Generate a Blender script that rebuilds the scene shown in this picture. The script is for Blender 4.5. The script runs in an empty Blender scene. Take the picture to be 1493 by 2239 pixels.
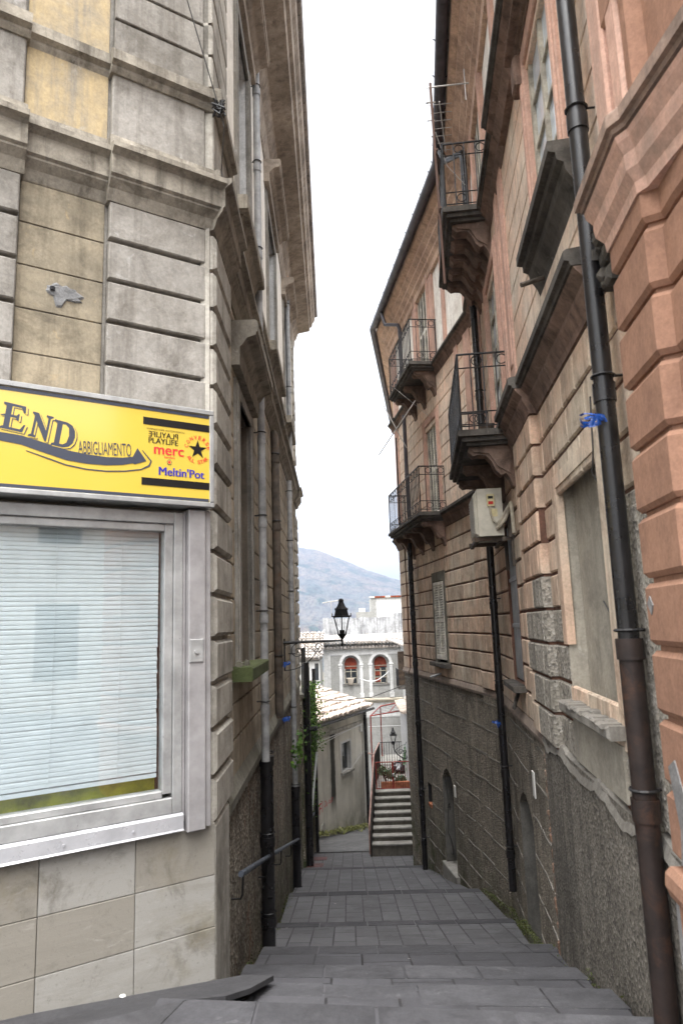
import bpy, bmesh, math, random
from mathutils import Vector, Matrix
random.seed(7)
R = math.radians
sc = bpy.context.scene
COL = sc.collection

# ------------------------------------------------------------------ camera
cam_d = bpy.data.cameras.new("camera"); cam = bpy.data.objects.new("camera", cam_d); COL.objects.link(cam)
pitch, roll = R(9.4), R(-1.9)
fw = Vector((0, math.cos(pitch), math.sin(pitch)))
up0 = Vector((0, -math.sin(pitch), math.cos(pitch))); r0 = Vector((1, 0, 0))
Rt = r0*math.cos(roll)+up0*math.sin(roll); Up = up0*math.cos(roll)-r0*math.sin(roll)
cam.matrix_world = Matrix(((Rt.x, Up.x, -fw.x, 0), (Rt.y, Up.y, -fw.y, 0), (Rt.z, Up.z, -fw.z, 0), (0, 0, 0, 1)))
cam_d.sensor_fit = 'VERTICAL'; cam_d.sensor_height = 36; cam_d.lens = 24.0
cam_d.clip_start = 0.05; cam_d.clip_end = 12000
cam_d.dof.use_dof = True; cam_d.dof.focus_distance = 13.0; cam_d.dof.aperture_fstop = 3.2
sc.camera = cam

# ------------------------------------------------------------------ sky, sun, exposure
SUN_EL, SUN_ROT = R(70), R(-178)
w = bpy.data.worlds.new("World"); sc.world = w; w.use_nodes = True
nt = w.node_tree; bg = nt.nodes["Background"]
sky = nt.nodes.new("ShaderNodeTexSky"); sky.sky_type = 'NISHITA'; sky.sun_disc = False
sky.sun_elevation = SUN_EL; sky.sun_rotation = SUN_ROT; sky.air_density = 1.0; sky.dust_density = 6.0; sky.ozone_density = 1.0
hs = nt.nodes.new("ShaderNodeHueSaturation"); hs.inputs['Saturation'].default_value = 0.04
nt.links.new(sky.outputs[0], hs.inputs['Color']); nt.links.new(hs.outputs[0], bg.inputs[0]); bg.inputs[1].default_value = 0.12
sun_d = bpy.data.lights.new("sun", 'SUN'); sun = bpy.data.objects.new("sun", sun_d); COL.objects.link(sun)
sun_d.energy = 1.5; sun_d.angle = R(75); sun_d.color = (1, .98, .96)
sd = Vector((math.sin(SUN_ROT)*math.cos(SUN_EL), math.cos(SUN_ROT)*math.cos(SUN_EL), math.sin(SUN_EL)))
sun.rotation_euler = (-sd).to_track_quat('-Z', 'Y').to_euler()
sc.view_settings.view_transform = 'Standard'; sc.view_settings.look = 'None'; sc.view_settings.gamma = 1
sc.view_settings.exposure = 2.15
sc.cycles.max_bounces = 9; sc.cycles.volume_bounces = 1; sc.cycles.diffuse_bounces = 7

# ------------------------------------------------------------------ helpers
class Fr:                      # a wall: u along it, o out of it, z up
    def __init__(s, P, d, n): s.P, s.d, s.n = P, d, n
    def __call__(s, u, o, z): return (s.P[0]+s.d[0]*u+s.n[0]*o, s.P[1]+s.d[1]*u+s.n[1]*o, z)
F = Fr((-.894, 4.75), (-.835, -.5502), (.5502, -.835))
L = Fr((-.894, 4.75), (-.0183, .99983), (.99983, .0183))
B = Fr((1.875, 7.0), (.1093, .9940), (-.9940, .1093))
C = Fr((2.26, 10.5), (-.1257, .9921), (-.9921, -.1257))
W = Fr((0, 0), (1, 0), (0, -1))     # plain world axes, o towards the camera side

class MB:
    def __init__(s): s.v, s.f = [], []
    def add(s, vs, fs):
        b = len(s.v); s.v += [tuple(p) for p in vs]; s.f += [tuple(i+b for i in q) for q in fs]
    def hexa(s, p): s.add(p, [(0,1,2,3),(4,7,6,5),(0,4,5,1),(1,5,6,2),(2,6,7,3),(3,7,4,0)])
    def box(s, fr, u0, u1, o0, o1, z0, z1):
        s.hexa([fr(u0,o0,z0),fr(u1,o0,z0),fr(u1,o1,z0),fr(u0,o1,z0),fr(u0,o0,z1),fr(u1,o0,z1),fr(u1,o1,z1),fr(u0,o1,z1)])
    def cbox(s, fr, u0, u1, o0, o1, z0, z1, c=.012, j=0):
        def q(a, o): return [fr(u0+a,o,z0+a),fr(u1-a,o,z0+a),fr(u1-a,o,z1-a),fr(u0+a,o,z1-a)]
        if j: o1 += random.uniform(-j, j)
        s.add(q(0,o0)+q(0,o1-c)+q(c,o1), [(3,2,1,0),(8,9,10,11)]+[(i,(i+1)%4,4+(i+1)%4,4+i) for i in range(4)]+[(4+i,4+(i+1)%4,8+(i+1)%4,8+i) for i in range(4)])
    def quad(s, *p): s.add(p, [tuple(range(len(p)))])
    def ext(s, fr, prof, u0, u1, m0=0, m1=0):
        n = len(prof)
        s.add([fr(u0+m0*o,o,z) for o,z in prof]+[fr(u1+m1*o,o,z) for o,z in prof],
              [tuple(range(n)), tuple(range(2*n-1,n-1,-1))]+[(i,(i+1)%n,n+(i+1)%n,n+i) for i in range(n)])
    def sweep(s, plan, prof, nsign=1):     # profile (o,z) along a plan polyline, mitred
        n = len(prof); rows = []
        for i, p in enumerate(plan):
            p = Vector(p)
            a = (p-Vector(plan[i-1])).normalized() if i else None
            b = (Vector(plan[i+1])-p).normalized() if i < len(plan)-1 else None
            a = a or b; b = b or a
            na, nb = Vector((-a.y, a.x)), Vector((-b.y, b.x))
            m = (na+nb).normalized(); k = nsign/max(.35, m.dot(na))
            rows.append([(p.x+m.x*k*o, p.y+m.y*k*o, z) for o, z in prof])
        vs = [q for r in rows for q in r]; fs = [tuple(range(n)), tuple((len(rows)-1)*n+i for i in range(n-1,-1,-1))]
        for k in range(len(rows)-1):
            fs += [(k*n+i, k*n+(i+1)%n, (k+1)*n+(i+1)%n, (k+1)*n+i) for i in range(n)]
        s.add(vs, fs)
    def tube(s, pts, r, n=8):
        pts = [Vector(p) for p in pts]; rr = r if isinstance(r, (list, tuple)) else [r]*len(pts)
        vs = []; ref = None
        for i, p in enumerate(pts):
            t = ((pts[i+1]-p).normalized() if i < len(pts)-1 else Vector()) + ((p-pts[i-1]).normalized() if i else Vector())
            t.normalize()
            if ref is None: ref = Vector((0,0,1)) if abs(t.z) < .9 else Vector((1,0,0))
            a = (ref - t*ref.dot(t)).normalized(); ref = a; b = t.cross(a)
            vs += [p+(a*math.cos(2*math.pi*k/n)+b*math.sin(2*math.pi*k/n))*rr[i] for k in range(n)]
        m = len(pts)
        fs = [tuple(range(n-1,-1,-1)), tuple((m-1)*n+k for k in range(n))]
        for i in range(m-1): fs += [(i*n+k, i*n+(k+1)%n, (i+1)*n+(k+1)%n, (i+1)*n+k) for k in range(n)]
        s.add(vs, fs)
    def ring(s, c, a, b, rad, r, n=16, k=5, a0=0, a1=2*math.pi):
        c, a, b = Vector(c), Vector(a), Vector(b)
        s.tube([c+(a*math.cos(a0+(a1-a0)*i/n)+b*math.sin(a0+(a1-a0)*i/n))*rad for i in range(n+1)], r, k)
    def lathe(s, c, prof, n=12, sq=False):
        vs = []
        for rad, z in prof:
            for k in range(n):
                t = 2*math.pi*(k+.5)/n
                vs.append((c[0]+rad*math.cos(t), c[1]+rad*math.sin(t), c[2]+z))
        m = len(prof)
        fs = [tuple(range(n-1,-1,-1)), tuple((m-1)*n+k for k in range(n))]
        for i in range(m-1): fs += [(i*n+k, i*n+(k+1)%n, (i+1)*n+(k+1)%n, (i+1)*n+k) for k in range(n)]
        s.add(vs, fs)
    def sheet(s, fr, u0, u1, z0, z1, holes=(), o=0.):     # wall face with openings
        us = sorted({u0,u1}|{h[i] for h in holes for i in (0,1)}); zs = sorted({z0,z1}|{h[i] for h in holes for i in (2,3)})
        for a, b in zip(us, us[1:]):
            for c, d in zip(zs, zs[1:]):
                if b <= u0 or a >= u1 or d <= z0 or c >= z1: continue
                if any(h[0] <= (a+b)/2 <= h[1] and h[2] <= (c+d)/2 <= h[3] for h in holes): continue
                s.quad(fr(a,o,c),fr(b,o,c),fr(b,o,d),fr(a,o,d))
    def reveal(s, fr, u0, u1, z0, z1, oa, ob, back=True):  # sides (and back) of an opening
        s.quad(fr(u0,oa,z0),fr(u0,ob,z0),fr(u0,ob,z1),fr(u0,oa,z1)); s.quad(fr(u1,oa,z0),fr(u1,ob,z0),fr(u1,ob,z1),fr(u1,oa,z1))
        s.quad(fr(u0,oa,z0),fr(u1,oa,z0),fr(u1,ob,z0),fr(u0,ob,z0)); s.quad(fr(u0,oa,z1),fr(u1,oa,z1),fr(u1,ob,z1),fr(u0,ob,z1))
        if back: s.quad(fr(u0,ob,z0),fr(u1,ob,z0),fr(u1,ob,z1),fr(u0,ob,z1))
    def pieces(s):
        """meshes of the pieces that stand clearly apart"""
        import numpy as np
        par = list(range(len(s.v)))
        def find(i):
            while par[i] != i: par[i] = par[par[i]]; i = par[i]
            return i
        for q in s.f:
            a = find(q[0])
            for i in q[1:]: par[find(i)] = a
        pos = {}
        for i in range(len(s.v)):
            key = tuple(round(c, 4) for c in s.v[i])
            if key in pos: par[find(i)] = find(pos[key])
            else: pos[key] = i
        root = [find(i) for i in range(len(s.v))]; ids = sorted(set(root))
        if len(ids) < 2 or len(ids) > 900: return [s]
        V_ = np.array([tuple(v) for v in s.v]); rt = np.array(root)
        lo = np.array([V_[rt == i].min(0) for i in ids]); hi = np.array([V_[rt == i].max(0) for i in ids]); sz = np.linalg.norm(hi-lo, axis=1)
        gap = np.maximum(0, np.maximum(lo[:,None]-hi[None], lo[None]-hi[:,None])); nr = np.sqrt((gap**2).sum(2)) <= np.maximum(.02, .49*np.maximum(sz[:,None], sz[None]))
        lab = [-1]*len(ids); n = 0
        for i in range(len(ids)):
            if lab[i] >= 0: continue
            st_ = [i]; lab[i] = n
            while st_:
                a = st_.pop()
                for b in np.nonzero(nr[a])[0]:
                    if lab[b] < 0: lab[b] = n; st_.append(b)
            n += 1
        if n < 2: return [s]
        byid = dict(zip(ids, lab)); out = [MB() for _ in range(n)]; mp = {}
        for i, v in enumerate(s.v): q = out[byid[root[i]]]; mp[i] = len(q.v); q.v.append(v)
        for f in s.f: out[byid[root[f[0]]]].f.append(tuple(mp[i] for i in f))
        return out
    def build(s, name, mat, parent=None, smooth=False, label=None, kind=None, recalc=True, split=True):
        if recalc and split and parent is not None:
            parts = s.pieces()
            if 1 < len(parts) <= 12:
                obs = [q.build(name, mat, parent, smooth, label, kind, recalc, False) for q in parts]
                return obs[0]
        off = Vector((0,0,0)); p = parent
        while p is not None: off += p.location; p = p.parent
        me = bpy.data.meshes.new(name); me.from_pydata([Vector(v)-off for v in s.v], [], s.f); me.update()
        if recalc:
            bm = bmesh.new(); bm.from_mesh(me); bmesh.ops.recalc_face_normals(bm, faces=bm.faces); bm.to_mesh(me); bm.free()
        if smooth:
            me.shade_smooth(); me.set_sharp_from_angle(angle=R(38))
        ob = bpy.data.objects.new(name, me); COL.objects.link(ob)
        if mat: me.materials.append(mat)
        ob.parent = parent
        if label: ob['label'] = label
        if kind: ob['kind'] = kind
        return ob

def build_two(name, parent, m1, mat1, m2, mat2):
    n1 = len(m1.f); j = MB(); j.v = list(m1.v); j.f = list(m1.f); j.add(m2.v, m2.f)
    ob = j.build(name, mat1, parent, split=False); ob.data.materials.append(mat2)
    ob.data.polygons.foreach_set('material_index', [0]*n1+[1]*(len(j.f)-n1)); return ob
def tag(o, label, cat, group=None):
    o['label'] = label; o['category'] = cat
    if group: o['group'] = group
    return o
def thing(name, label, cat, loc=(0,0,0), group=None):
    o = bpy.data.objects.new(name, None); COL.objects.link(o); o.location = loc; o.empty_display_size = .2
    return tag(o, label, cat, group)
def solo(mb, name, mat, label, cat, group=None, smooth=False):
    """a thing that is one mesh, origin at its base"""
    c = Vector((sum(v[0] for v in mb.v)/len(mb.v), sum(v[1] for v in mb.v)/len(mb.v), min(v[2] for v in mb.v)))
    mb.v = [tuple(Vector(v)-c) for v in mb.v]
    o = mb.build(name, mat, None, smooth); o.location = c
    return tag(o, label, cat, group)
def text_geo(body, italic=0., bold=0.):
    """flat letter outlines of a text, as (verts, faces) scaled to the unit box, plus its aspect"""
    cu = bpy.data.curves.new("lettering", 'FONT'); cu.body = body; cu.resolution_u = 4; cu.shear = italic; cu.offset = bold
    ob = bpy.data.objects.new("lettering", cu); COL.objects.link(ob)
    dg = bpy.context.evaluated_depsgraph_get(); me = bpy.data.meshes.new_from_object(ob.evaluated_get(dg))
    vs = [tuple(v.co) for v in me.vertices]; fs = [tuple(p.vertices) for p in me.polygons]
    bpy.data.objects.remove(ob); bpy.data.curves.remove(cu); bpy.data.meshes.remove(me)
    x0, x1 = min(v[0] for v in vs), max(v[0] for v in vs); y0, y1 = min(v[1] for v in vs), max(v[1] for v in vs)
    return [((v[0]-x0)/(x1-x0), (v[1]-y0)/(y1-y0)) for v in vs], fs, (x1-x0)/(y1-y0)

# ------------------------------------------------------------------ materials
def s2l(c):
    return tuple((x/255/12.92 if x <= 10 else ((x/255+.055)/1.055)**2.4) for x in c)+(1,)
class NT:
    def __init__(s, name, rough=.9, spec=.2):
        s.m = bpy.data.materials.new(name); s.m.use_nodes = True; s.t = s.m.node_tree
        s.b = s.t.nodes["Principled BSDF"]; s.b.inputs['Roughness'].default_value = rough
        s.b.inputs['Specular IOR Level'].default_value = spec
        s.pos = s.n('ShaderNodeNewGeometry').outputs['Position']
    def n(s, t, **k):
        x = s.t.nodes.new(t)
        for a, v in k.items(): setattr(x, a, v)
        return x
    def l(s, a, b): s.t.links.new(a, b)
    def map(s, scale, src=None, rot=None):
        x = s.n('ShaderNodeMapping'); x.inputs['Scale'].default_value = scale if isinstance(scale, tuple) else (scale,)*3
        if rot: x.inputs['Rotation'].default_value = rot
        s.l(src or s.pos, x.inputs['Vector']); return x.outputs[0]
    def noise(s, scale, detail=4, rough=.6, src=None, dist=0.):
        x = s.n('ShaderNodeTexNoise'); x.inputs['Scale'].default_value = 1; x.inputs['Detail'].default_value = detail
        x.inputs['Roughness'].default_value = rough; x.inputs['Distortion'].default_value = dist
        s.l(s.map(scale, src), x.inputs['Vector']); return x.outputs['Fac']
    def ramp(s, fac, a, b, v0=0., v1=1.):
        x = s.n('ShaderNodeMapRange'); x.inputs[1].default_value = a; x.inputs[2].default_value = b
        x.inputs[3].default_value = v0; x.inputs[4].default_value = v1; s.l(fac, x.inputs[0]); return x.outputs[0]
    def mix(s, fac, a, b, mode='MIX'):
        x = s.n('ShaderNodeMix', data_type='RGBA', blend_type=mode)
        for i, v in ((0, fac), (6, a), (7, b)):
            if hasattr(v, 'links') or hasattr(v, 'is_linked'): s.l(v, x.inputs[i])
            else: x.inputs[i].default_value = v
        return x.outputs[2]
    def math(s, op, a, b=0.):
        x = s.n('ShaderNodeMath', operation=op)
        for i, v in ((0, a), (1, b)):
            if hasattr(v, 'is_linked'): s.l(v, x.inputs[i])
            else: x.inputs[i].default_value = v
        return x.outputs[0]
    def zband(s, za, zb):
        x = s.n('ShaderNodeSeparateXYZ'); s.l(s.pos, x.inputs[0]); return s.ramp(x.outputs[2], za, zb)
    def bump(s, h, strength=.4, dist=.01):
        x = s.n('ShaderNodeBump'); x.inputs['Strength'].default_value = strength; x.inputs['Distance'].default_value = dist
        s.l(h, x.inputs['Height']); 
        if s.b.inputs['Normal'].links: s.l(s.b.inputs['Normal'].links[0].from_socket, x.inputs['Normal'])
        s.l(x.outputs[0], s.b.inputs['Normal'])
    def col(s, c):
        if hasattr(c, 'is_linked'): s.l(c, s.b.inputs['Base Color'])
        else: s.b.inputs['Base Color'].default_value = c

SAT = .74
def plaster(name, c1, c2, stain, pale=None, streak=.6, patch=.9, grain=.35, seed=0., rand=0., spall=None):
    """weathered stucco: two tones in big patches, run-down streaks, blotches, fine grain"""
    def ds(c):
        if c is None: return None
        m = .3*c[0]+.55*c[1]+.15*c[2]; return tuple(m+(x-m)*SAT for x in c)
    c1, c2, stain, pale, spall = map(ds, (c1, c2, stain, pale, spall))
    k = NT(name, .92, .15)
    big = k.ramp(k.noise(patch, 6, .62, dist=.4), .38, .62)
    c = k.mix(big, s2l(c1), s2l(c2))
    mid = k.ramp(k.noise(3.1, 9, .74, dist=.5), .47, .66)
    c = k.mix(k.math('MULTIPLY', mid, .62), c, s2l(stain))
    st = k.ramp(k.noise((8, 8, .6), 7, .7), .49, .66)
    c = k.mix(k.math('MULTIPLY', st, streak), c, s2l(stain))
    if pale:
        pl = k.ramp(k.noise(5.3, 9, .75, dist=.6), .6, .68)
        c = k.mix(k.math('MULTIPLY', pl, .6), c, s2l(pale))
    if spall:
        sp = k.ramp(k.noise(1.7, 10, .72, dist=1.), .655, .67)
        c = k.mix(sp, c, s2l(spall))
    if rand:
        g = k.n('ShaderNodeNewGeometry'); hv = k.n('ShaderNodeHueSaturation')
        k.l(k.ramp(g.outputs['Random Per Island'], 0, 1, 1-rand, 1+rand), hv.inputs['Value']); k.l(c, hv.inputs['Color']); c = hv.outputs[0]
    fine = k.math('MULTIPLY', k.ramp(k.noise(48, 5, .75), .3, .7, .82, 1.12), k.ramp(k.noise((14,14,11), 7, .75), .3, .7, .84, 1.10))
    c = k.mix(1., c, k.n_gray(fine), 'MULTIPLY')
    k.col(c)
    k.bump(k.noise(70, 5, .7), grain*.6, .006); k.bump(k.noise(9, 6, .6), grain, .02)
    return k.m
def n_gray(self, v):
    x = self.n('ShaderNodeCombineColor')
    for i in range(3): self.l(v, x.inputs[i])
    return x.outputs[0]
NT.n_gray = n_gray

def rough_render(name, dark, light, speck, moss=None, moss_z=None, scale=38., depth=.03, brick=None, strength=.9):
    """thrown pebble render, pitted, with mossy foot and patches of bare brick rubble"""
    k = NT(name, .95, .2)
    vo = k.n('ShaderNodeTexVoronoi', feature='F1'); vo.inputs['Scale'].default_value = 1; vo.inputs['Randomness'].default_value = 1
    k.l(k.map(scale), vo.inputs['Vector'])
    cell = k.n('ShaderNodeSeparateColor'); k.l(vo.outputs['Color'], cell.inputs[0])
    c = k.mix(k.ramp(k.noise(1.2, 6, .65), .35, .65), s2l(dark), s2l(light))
    c = k.mix(k.ramp(cell.outputs[0], .72, .95, 0, .8), c, s2l(speck))
    c = k.mix(k.ramp(cell.outputs[1], .6, .95, 0, .55), c, s2l((28,25,22)))
    st = k.ramp(k.noise((7, 7, .5), 5, .65), .52, .72, 0, .65)
    c = k.mix(st, c, s2l(tuple(int(x*.55) for x in dark)))
    if brick:
        bm_ = k.ramp(k.noise((1.6,1.6,1.1), 8, .75, dist=1.2), .56, .62)
        bc = k.mix(cell.outputs[2], s2l(brick), s2l((150,140,125)))
        c = k.mix(bm_, c, bc)
    if moss:
        mz = k.math('MULTIPLY', k.zband(*moss_z), k.ramp(k.noise(2.4, 8, .7), .42, .62))
        c = k.mix(k.math('MULTIPLY', mz, .85), c, s2l(moss))
    dm = k.ramp(k.noise((1.1,1.1,.6), 8, .72, dist=.9), .50, .60, 0, .5)
    c = k.mix(dm, c, s2l(tuple(int(x*.6) for x in dark)))
    c = k.mix(k.ramp(k.noise(.9, 9, .7, dist=1.4), .60, .66, 0, .45), c, s2l(speck))
    k.col(c)
    k.bump(vo.outputs['Distance'], strength, depth); k.bump(k.noise(11, 6, .7), .6, .04)
    return k.m
def paint(name, c, rough=.5, spec=.4, metal=0., var=.12, rust=None, seed=3., bumpy=.1):
    k = NT(name, rough, spec); k.b.inputs['Metallic'].default_value = metal
    cc = k.mix(k.ramp(k.noise(6, 6, .65), .35, .7), s2l(c), s2l(tuple(max(0, int(x*(1-var*1.6))) for x in c)))
    if rust: cc = k.mix(k.ramp(k.noise(5, 8, .7, dist=.5), .52, .66, 0, .9), cc, s2l(rust))
    k.col(cc); k.bump(k.noise(30, 4), bumpy, .004)
    k.l(k.ramp(k.noise(9, 5), .3, .7, max(.05, rough-.12), min(1, rough+.15)), k.b.inputs['Roughness'])
    return k.m
def flat(name, c, rough=.6, spec=.3):
    k = NT(name, rough, spec); k.col(s2l(c)); return k.m
def glass(name, tint=(200,215,220), rough=.03):
    m = bpy.data.materials.new(name); m.use_nodes = True; t = m.node_tree; t.nodes.clear()
    o = t.nodes.new('ShaderNodeOutputMaterial'); mx = t.nodes.new('ShaderNodeMixShader'); lw = t.nodes.new('ShaderNodeLayerWeight'); pw = t.nodes.new('ShaderNodeMath'); pw.operation = 'POWER'; pw.inputs[1].default_value = 4.; fr = t.nodes.new('ShaderNodeMapRange'); fr.inputs[3].default_value = .22; fr.inputs[4].default_value = 1.; t.links.new(lw.outputs['Facing'], pw.inputs[0]); t.links.new(pw.outputs[0], fr.inputs[0])
    g = t.nodes.new('ShaderNodeBsdfGlossy'); g.inputs['Roughness'].default_value = rough
    tr = t.nodes.new('ShaderNodeBsdfTransparent'); tr.inputs[0].default_value = s2l(tint)
    t.links.new(fr.outputs[0], mx.inputs[0]); t.links.new(tr.outputs[0], mx.inputs[1]); t.links.new(g.outputs[0], mx.inputs[2]); t.links.new(mx.outputs[0], o.inputs[0])
    return m
def slab_mat(name, roww, rowl, c1, c2):
    k = NT(name, .78, .3)
    sp = k.n('ShaderNodeSeparateXYZ'); k.l(k.pos, sp.inputs[0]); cb = k.n('ShaderNodeCombineXYZ'); g_ = k.n('ShaderNodeNewGeometry'); k.l(k.math('ADD', sp.outputs[1], k.math('MULTIPLY', g_.outputs['Random Per Island'], 7.)), cb.inputs[0]); k.l(k.math('ADD', sp.outputs[0], k.math('MULTIPLY', g_.outputs['Random Per Island'], 3.)), cb.inputs[1])
    br = k.n('ShaderNodeTexBrick'); br.offset = .5; k.l(cb.outputs[0], br.inputs['Vector'])
    br.inputs['Scale'].default_value = 1; br.inputs['Brick Width'].default_value = rowl; br.inputs['Row Height'].default_value = roww
    br.inputs['Mortar Size'].default_value = .009; br.inputs['Mortar Smooth'].default_value = .15
    br.inputs['Color1'].default_value = s2l(c1); br.inputs['Color2'].default_value = s2l(c2); br.inputs['Mortar'].default_value = s2l((30,28,28))
    c = k.mix(k.ramp(k.noise(1.4, 7, .65), .35, .68, 0, .7), br.outputs[0], s2l(tuple(int(x*.72) for x in c1)))
    c = k.mix(k.ramp(k.noise(7, 8, .7), .5, .75, 0, .5), c, s2l(tuple(min(255, int(x*1.3)) for x in c2)))
    c = k.mix(k.ramp(k.noise(2.1, 10, .76, dist=.8), .55, .64, 0, .45), c, s2l(tuple(int(x*.58) for x in c1)))
    c = k.mix(k.ramp(k.noise(3.3, 9, .8), .6, .72, 0, .4), c, s2l((134,131,124)))
    c = k.mix(k.ramp(k.noise(60, 3, .8), .62, .74, 0, .5), c, s2l((150,147,140)))
    vo = k.n('ShaderNodeTexVoronoi'); vo.inputs['Scale'].default_value = 1; k.l(k.map(3.6), vo.inputs['Vector'])
    vs_ = k.n('ShaderNodeSeparateColor'); k.l(vo.outputs['Color'], vs_.inputs[0])
    spot = k.math('MULTIPLY', k.ramp(vo.outputs['Distance'], .045, .075, 1, 0), k.ramp(vs_.outputs[0], .62, .64))
    c = k.mix(k.math('MULTIPLY', spot, .75), c, s2l((165,160,155)))
    k.col(c); k.bump(k.math('SUBTRACT', 1., br.outputs['Fac']), .5, .012); k.bump(k.noise(40, 5, .7), .25, .006); k.bump(k.noise(3, 3), .25, .03)
    return k.m

M = {}
M['grey_stucco'] = plaster('grey stucco', (160,154,144), (136,130,120), (98,91,81), (182,179,174), streak=.45, grain=.4)
M['grey_block'] = plaster('grey stucco blocks', (158,152,143), (134,128,118), (94,86,75), (178,175,170), streak=.5, grain=.45, rand=.10)
M['tan_panel'] = plaster('tan smoke stained panel', (168,152,122), (134,123,102), (88,79,64), (190,156,98), streak=.45, grain=.3)
M['ochre_panel'] = plaster('ochre stucco', (186,160,112), (170,151,117), (132,126,116), (180,173,160), streak=.7, grain=.25)
M['tan_ashlar'] = plaster('tan ashlar stucco', (188,170,142), (160,146,124), (104,92,76), (204,188,160), streak=.7, grain=.3, rand=.05)
M['cornice_left'] = plaster('cornice stucco', (166,156,138), (134,126,112), (80,72,62), (186,178,166), streak=.7, grain=.5)
M['cream'] = plaster('cream upper stucco', (242,234,220), (228,220,206), (186,176,162), streak=.5, grain=.2)
M['eave_left'] = plaster('stained eave stucco', (190,172,152), (156,140,122), (96,84,74), (204,190,172), streak=.5, grain=.3)
M['quoin'] = plaster('lightened quoin blocks', (180,173,160), (152,146,134), (100,92,81), (200,195,186), streak=.5, grain=.5, rand=.12)  # grey block stucco, colour lightened to make up for weak alley light
def cladding():
    k = NT('cement slab cladding', .8, .25); g = k.n('ShaderNodeNewGeometry')
    c = k.mix(k.ramp(g.outputs['Random Per Island'], .55, .75), s2l((130,125,116)), s2l((143,140,134)))
    c = k.mix(k.ramp(k.noise((1.8,1.8,9), 8, .72, dist=.8), .45, .7, 0, .5), c, s2l((118,113,104)))
    c = k.mix(k.ramp(k.noise((3.,3.,14), 8, .78, dist=.6), .58, .75, 0, .5), c, s2l((178,175,169)))
    c = k.mix(k.ramp(k.noise(2.6, 9, .75, dist=.6), .52, .68, 0, .75), c, s2l((92,87,79)))
    c = k.mix(k.ramp(k.noise(1.3, 6, .7), .55, .7, 0, .5), c, s2l((120,112,92)))
    c = k.mix(k.ramp(k.noise(46, 4, .7), .6, .75, 0, .6), c, s2l((90,86,78)))
    k.col(c); k.bump(k.noise(60, 5, .7), .2, .005); k.bump(k.noise((3,3,30), 5, .7), .25, .006); return k.m
M['cladding'] = cladding()
M['plinth_left'] = rough_render('pebble render', (108,99,86), (142,132,118), (196,188,172), (58,70,34), (-2.6,-3.9), scale=34, brick=(120,78,58))
M['plinth_right'] = rough_render('dark thrown render', (124,116,104), (150,141,127), (184,174,158), (62,72,40), (-3.4,-4.8), scale=55, depth=.02, brick=None)
M['plinth_near'] = rough_render('grey cement render', (102,97,89), (124,118,109), (146,140,130), None, None, scale=48, depth=.014, strength=.6)
M['pink_block'] = plaster('pink and grey stucco blocks', (222,180,148), (210,191,165), (136,112,94), (232,200,170), streak=.5, grain=.3, rand=.16)
M['grout_pink'] = plaster('red brown grooves', (128,84,66), (108,78,64), (66,50,42), streak=.4, grain=.3)
M['pink_upper'] = plaster('faded pink stucco', (238,194,162), (230,211,188), (172,146,124), (238,222,200), streak=.65, grain=.25, rand=.07)
M['pink_strip'] = plaster('pink painted strip', (218,166,142), (200,150,128), (160,132,116), (226,206,190), streak=.5, grain=.25)
M['pale_upper'] = plaster('pale upper stucco', (246,240,228), (232,224,210), (200,182,166), streak=.5, grain=.2)
M['cornice_right'] = plaster('brown string course', (150,116,98), (116,94,80), (60,50,44), (170,142,122), streak=.6, grain=.5)
M['cornice_lip'] = plaster('weathered stone lip', (104,98,90), (80,74,68), (42,40,36), (140,134,124), streak=.5, grain=.6)
M['eave_right'] = plaster('pink eave mouldings', (226,184,152), (208,166,137), (146,115,97), (234,208,184), streak=.6, grain=.25)
M['orange'] = plaster('orange painted stucco', (172,122,94), (163,115,89), (138,97,77), streak=.3, grain=.2, patch=.5)
M['cement_patch'] = plaster('bare cement patch', (128,122,112), (148,142,132), (98,92,84), (168,162,150), streak=.4, grain=.7)
M['rough_patch'] = rough_render('bare rough cement', (146,140,129), (166,159,148), (186,180,170), None, None, scale=46, depth=.012, strength=.6)
M['blind_fill'] = plaster('pale infill plaster', (178,169,151), (158,150,134), (124,117,105), (194,188,176), spall=(150,146,138), streak=.28, grain=.2)
M['wood_grey'] = paint('weathered grey wood', (190,182,166), .7, .2, var=.3, bumpy=.4)
M['shutter'] = paint('pale shutter paint', (232,226,212), .6, .3, var=.2)
M['iron'] = paint('black iron', (34,33,34), .5, .4, var=.3, rust=(56,44,38))
M['lamp_black'] = paint('black lamp paint', (22,23,24), .4, .5, var=.2)
M['pipe_black'] = paint('black pipe', (34,32,33), .32, .5, var=.3)
M['pipe_rust'] = paint('rusty brown pipe', (50,39,35), .55, .4, var=.3, rust=(74,50,38))
M['pipe_grey'] = paint('grey plastic pipe', (168,168,168), .5, .4, var=.2)
M['pipe_iron'] = paint('dull brown iron pipe', (98,88,78), .75, .3, var=.3, rust=(84,66,52))
M['pipe_peach'] = paint('peach painted pipe', (214,180,156), .6, .3)
M['gutter'] = paint('dark violet gutter', (74,68,74), .45, .45, var=.25)
M['alu'] = paint('brushed aluminium', (174,174,173), .38, .5, metal=.35, var=.12)
M['alu_pink'] = paint('anodised aluminium', (162,159,159), .45, .5, metal=.25, var=.1)
M['alu_bright'] = paint('bright flashing', (184,184,187), .3, .6, metal=.3, var=.08)
M['sign_yellow'] = flat('yellow acrylic', (206,178,72), .14, .9)
M['sign_dark'] = flat('slate lettering', (62,66,78), .35, .4)
M['sign_black'] = flat('black lettering', (22,21,22), .35, .4)
M['sign_red'] = flat('red lettering', (214,44,54), .35, .4)
M['sign_blue'] = flat('blue lettering', (44,44,150), .35, .4)
M['blind'] = paint('pale aqua slats', (222,230,231), .4, .5, var=.04)
M['sill_green'] = paint('lime display board', (176,182,40), .6, .3, var=.25)
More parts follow.
